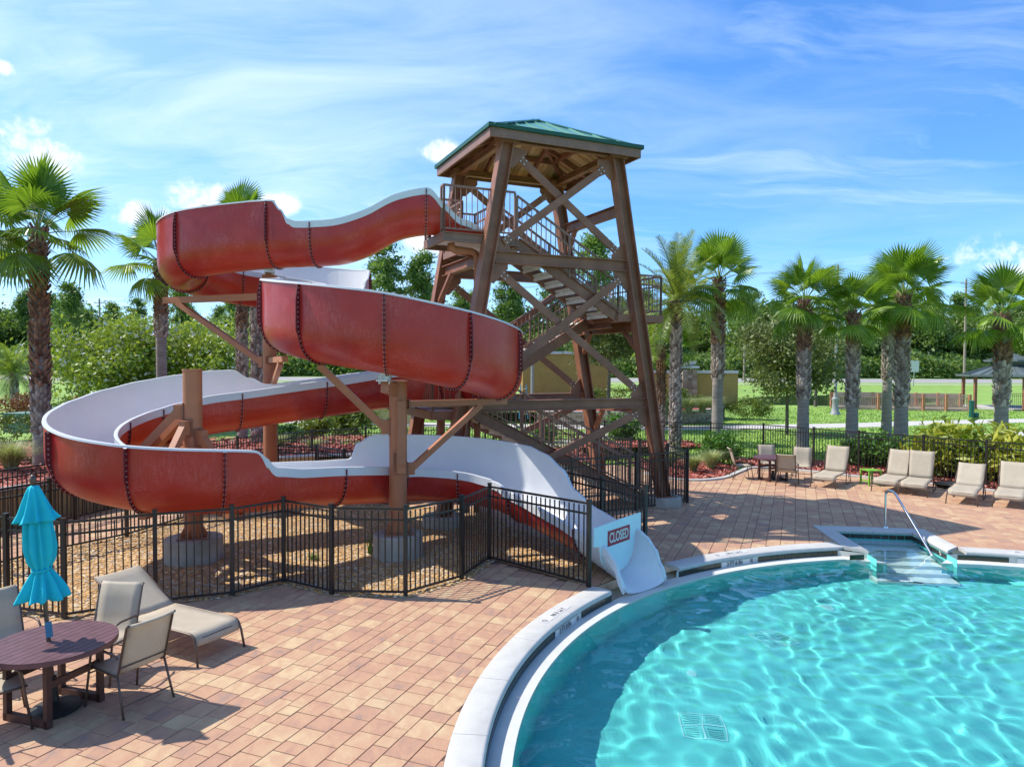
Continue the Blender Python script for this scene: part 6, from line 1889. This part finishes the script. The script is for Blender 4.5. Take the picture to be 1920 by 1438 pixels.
x, y = P(998, 44); lp0 = thing('light_pole', 'plain grey light pole in front of the mustard wall behind the tower', 'light pole', (x, y, .7)); MB().tube([(0, 0, 0), (0, 0, 3.9)], [.10, .09], 12).build('pole', M['lamp'], lp0, True, sharp=60); MB().box((.2, 0, 3.95), (.55, .25, .12)).build('lamp_head', M['lamp'], lp0)
x, y = P(982, 40); ld = thing('step_ladder', 'blue step ladder standing behind the right end of the middle red bowl', 'ladder', (x, y, .5))
for sx in (-1, 1):
    MB().bar((sx * .25, 0, 0), (sx * .16, .25, 1.9), .05, .06).build('ladder_rail', M['blue'], ld); MB().bar((sx * .25, .8, 0), (sx * .16, .28, 1.9), .04, .04).build('ladder_rail', M['blue'], ld)
for k in range(6): MB().box((0, .04 + .035 * k, .28 + .28 * k), (.44 - .02 * k, .08, .03)).build('ladder_step', M['grey_plastic'], ld)

# lamp post, sign, bin, cabinets, utility poles
x, y = P(1567, 52); lp = thing('lamp_post', 'grey lamp post with a fluted base on the lawn left of the wooden bridge', 'lamp post', (x, y, -.05))
MB().lathe((0, 0, 0), [(.36, 0), (.34, .12), (.27, .2), (.22, .55), (.20, 1.0), (.25, 1.1), (.24, 1.2), (.16, 1.28), (.14, 1.4)], 16).build('base', M['lamp'], lp, True, sharp=35)
MB().tube([(0, 0, 1.3), (0, 0, 6.3)], [.11, .08], 14).build('pole', M['lamp'], lp, True, sharp=60)
MB().lathe((0, 0, 6.3), [(.09, 0), (.2, .1), (.24, .5), (.30, .55), (.08, .75), (.02, .9)], 12).build('lamp_head', M['lamp'], lp, True, sharp=35)
x, y = P(1713, 120); sp_ = thing('road_sign', 'small white road sign on a post beside the road', 'sign', (x, y, 0)); MB().bar((0, 0, 0), (.15, 0, 3.4), .10, .10).build('post', M['lamp'], sp_); MB().box((.15, -.08, 3.4), (1.4, .06, 1.9)).build('sign_panel', M['tile_white'], sp_)
x, y = P(1823, 49.5); bn = thing('waste_bin', 'dark green dog waste station beside the path in front of the gazebo', 'bin', (x, y, -.05))
MB().cyl((0, 0, 0), .17, 1.12, 20).build('post', M['bin'], bn, True, sharp=40); MB().lathe((.36, .1, 0), [(.2, 0), (.22, .3), (.2, .34)], 16).build('container', M['bin'], bn, True, sharp=40); MB().lathe((0, 0, 1.12), [(.19, 0), (.19, .05), (.05, .09)], 18).build('lid', M['bin'], bn, True, sharp=40)
for px, d, w, lab in ((46, 33, 1.25, 'green utility cabinet with a flat pale lid at the left, the nearer one'), (113, 37, 1.5, 'green utility cabinet half hidden behind the tall left palm trunk')):
    x, y = P(px, d); ub = thing('utility_cabinet', lab, 'cabinet', (x, y, .35), R(-12)); MB().box((0, 0, .42), (w, w * .9, .84)).build('body', M['green_box'], ub); MB().box((0, 0, .87), (w + .08, w * .9 + .08, .07)).build('lid', M['green_box'], ub); MB().box((.25, -w * .455, .45), (.05, .03, .12)).build('handle', M['black'], ub)
up_ = []
for px, top, d, lab in ((1568, 497, 128, 'wooden utility pole rising behind the left row of fan palms'), (1808, 523, 140, 'wooden utility pole rising between the two right fan palms'), (188, 560, 150, 'utility pole in the trees at the left beyond the road')):
    x, y = P(px, d); h = atd(px, top, d).z; u_ = thing('utility_pole', lab, 'utility pole', (x, y, 0)); up_.append((x, y, h))
    MB().tube([(0, 0, 0), (0, 0, h)], [.24, .17], 10).build('pole', M['pole_wood'], u_, True, sharp=60); MB().box((0, 0, h - .9), (2.2, .12, .14)).build('cross_arm', M['pole_wood'], u_)
    for sx in (-1, 0, 1): MB().lathe((sx * .95, 0, h - .82), [(.06, 0), (.09, .12), (.05, .28)], 8).build('insulator', M['grey_plastic'], u_)
(xa, ya, ha), (xb, yb, hb_), (xc, yc, hc) = up_
wm = MB()
for o in (-.95, .95):
    for (p0, p1) in (((xc, yc, hc), (xa, ya, ha)), ((xa, ya, ha), (xb, yb, hb_)), ((xb, yb, hb_), (xb + 60, yb + 8, hb_))):
        wm.tube([(p0[0] + (p1[0] - p0[0]) * f + 0, p0[1] + (p1[1] - p0[1]) * f + o, p0[2] + (p1[2] - p0[2]) * f - .6 - 4 * f * (1 - f)) for f in [k / 16 for k in range(17)]], .025, 4)
tag(wm.build('power_line', M['black'], None, kind='stuff'), 'thin black power lines strung between the wooden utility poles', 'power line')

# wooden bridge with railings
br = thing('wooden_bridge', 'brown wooden footbridge with picket railings over the pond', 'bridge', (*P(1567, 60), 0))
BA, BB_ = Vector((*P(1563, 60), 0)), Vector((*P(1810, 57), 0)); bd_ = (BB_ - BA).normalized(); bn_ = Vector((-bd_.y, bd_.x, 0)); BL = (BB_ - BA).length
buildw(MB().bar(BA + Vector((0, 0, .12)), BB_ + Vector((0, 0, .12)), 2.6, .14) if False else MB().prism([(BA + bn_ * s * 1.3 + bd_ * t_)[:2] for s, t_ in ((-1, 0), (-1, BL), (1, BL), (1, 0))], .05, .18), 'bridge_deck', M['bridge'], br)
for s in (-1.3, 1.3):
    for zz, hh in ((1.22, .10), (1.02, .12), (.30, .12), (.08, .22)):
        buildw(MB().bar(BA + bn_ * s + Vector((0, 0, zz)), BB_ + bn_ * s + Vector((0, 0, zz)), .08, hh), 'bridge_rail', M['bridge'], br)
    np_ = 6
    for k in range(np_ + 1):
        c = BA + bn_ * s + bd_ * (BL * k / np_); buildw(MB().box((c.x, c.y, .62), (.20, .20, 1.36)), 'bridge_post', M['bridge_post'], br)
    pk = MB(); n = int(BL / .14)
    for k in range(n):
        c = BA + bn_ * s + bd_ * (BL * (k + .5) / n); pk.box((c.x, c.y, .66), (.05, .05, .72))
    buildw(pk, 'bridge_pickets', M['bridge'], br, kind='stuff')
# gazebo
gx, gy = P(1893, 60); gz = thing('gazebo', 'small gazebo with a two tier grey green metal roof behind the right palm', 'gazebo', (gx, gy, 0))
def hexroof(r0, r1, z0, z1):
    for k in range(6):
        a, b = R(60 * k + 12), R(60 * k + 72)
        pts = [(r0 * math.cos(a), r0 * math.sin(a), z0), (r0 * math.cos(b), r0 * math.sin(b), z0), (r1 * math.cos(b), r1 * math.sin(b), z1), (r1 * math.cos(a), r1 * math.sin(a), z1)]
        mb = MB().add(pts + [(p_[0], p_[1], p_[2] - .12) for p_ in pts], [(0, 1, 2, 3), (7, 6, 5, 4), (0, 4, 5, 1), (1, 5, 6, 2), (3, 7, 4, 0)]); q_ = mb.build('roof_panel', M['grey_roof'], gz)
        for j in range(1, 6):
            f = j / 6; p0 = Vector(pts[0]).lerp(Vector(pts[1]), f); p1 = Vector(pts[3]).lerp(Vector(pts[2]), f); MB().bar(p0 + Vector((0, 0, .03)), p1 + Vector((0, 0, .03)), .05, .05).build('roof_seam', M['grey_roof'], q_)
        MB().bar(pts[0], pts[1], .06, .16).build('fascia', M['grey_roof'], gz)
hexroof(4.0, 1.3, 2.75, 3.62); hexroof(1.9, .05, 4.0, 4.65)
MB().lathe((0, 0, 3.6), [(1.25, 0), (1.25, .42)], 6).build('cupola_wall', M['grey_roof'], gz)
for k in range(6):
    a = R(60 * k + 12); MB().box((3.4 * math.cos(a), 3.4 * math.sin(a), 1.35), (.2, .2, 2.75)).build('post', M['steel'], gz)
MB().lathe((0, 0, -.04), [(3.7, 0), (3.7, .16)], 6).build('floor', M['path'], gz)
fence('picket_fence', [(gx - 2.6, gy - 3.2), (gx + 1, gy - 3.9), (gx + 5, gy - 4.2), (gx + 11, gy - 4)], 'black picket railing in front of the gazebo at the right edge', sp=.14)

for o in col.objects:
    nm = o.name.split('.')[0]
    if nm in ('grate', 'grate_slots', 'drain_frame', 'floor_inlet', 'step_nosing', 'rail_tube', 'pool_gutter_ledge', 'pool_steps', 'pool_shell'):
        o.cycles.is_caustics_receiver = True
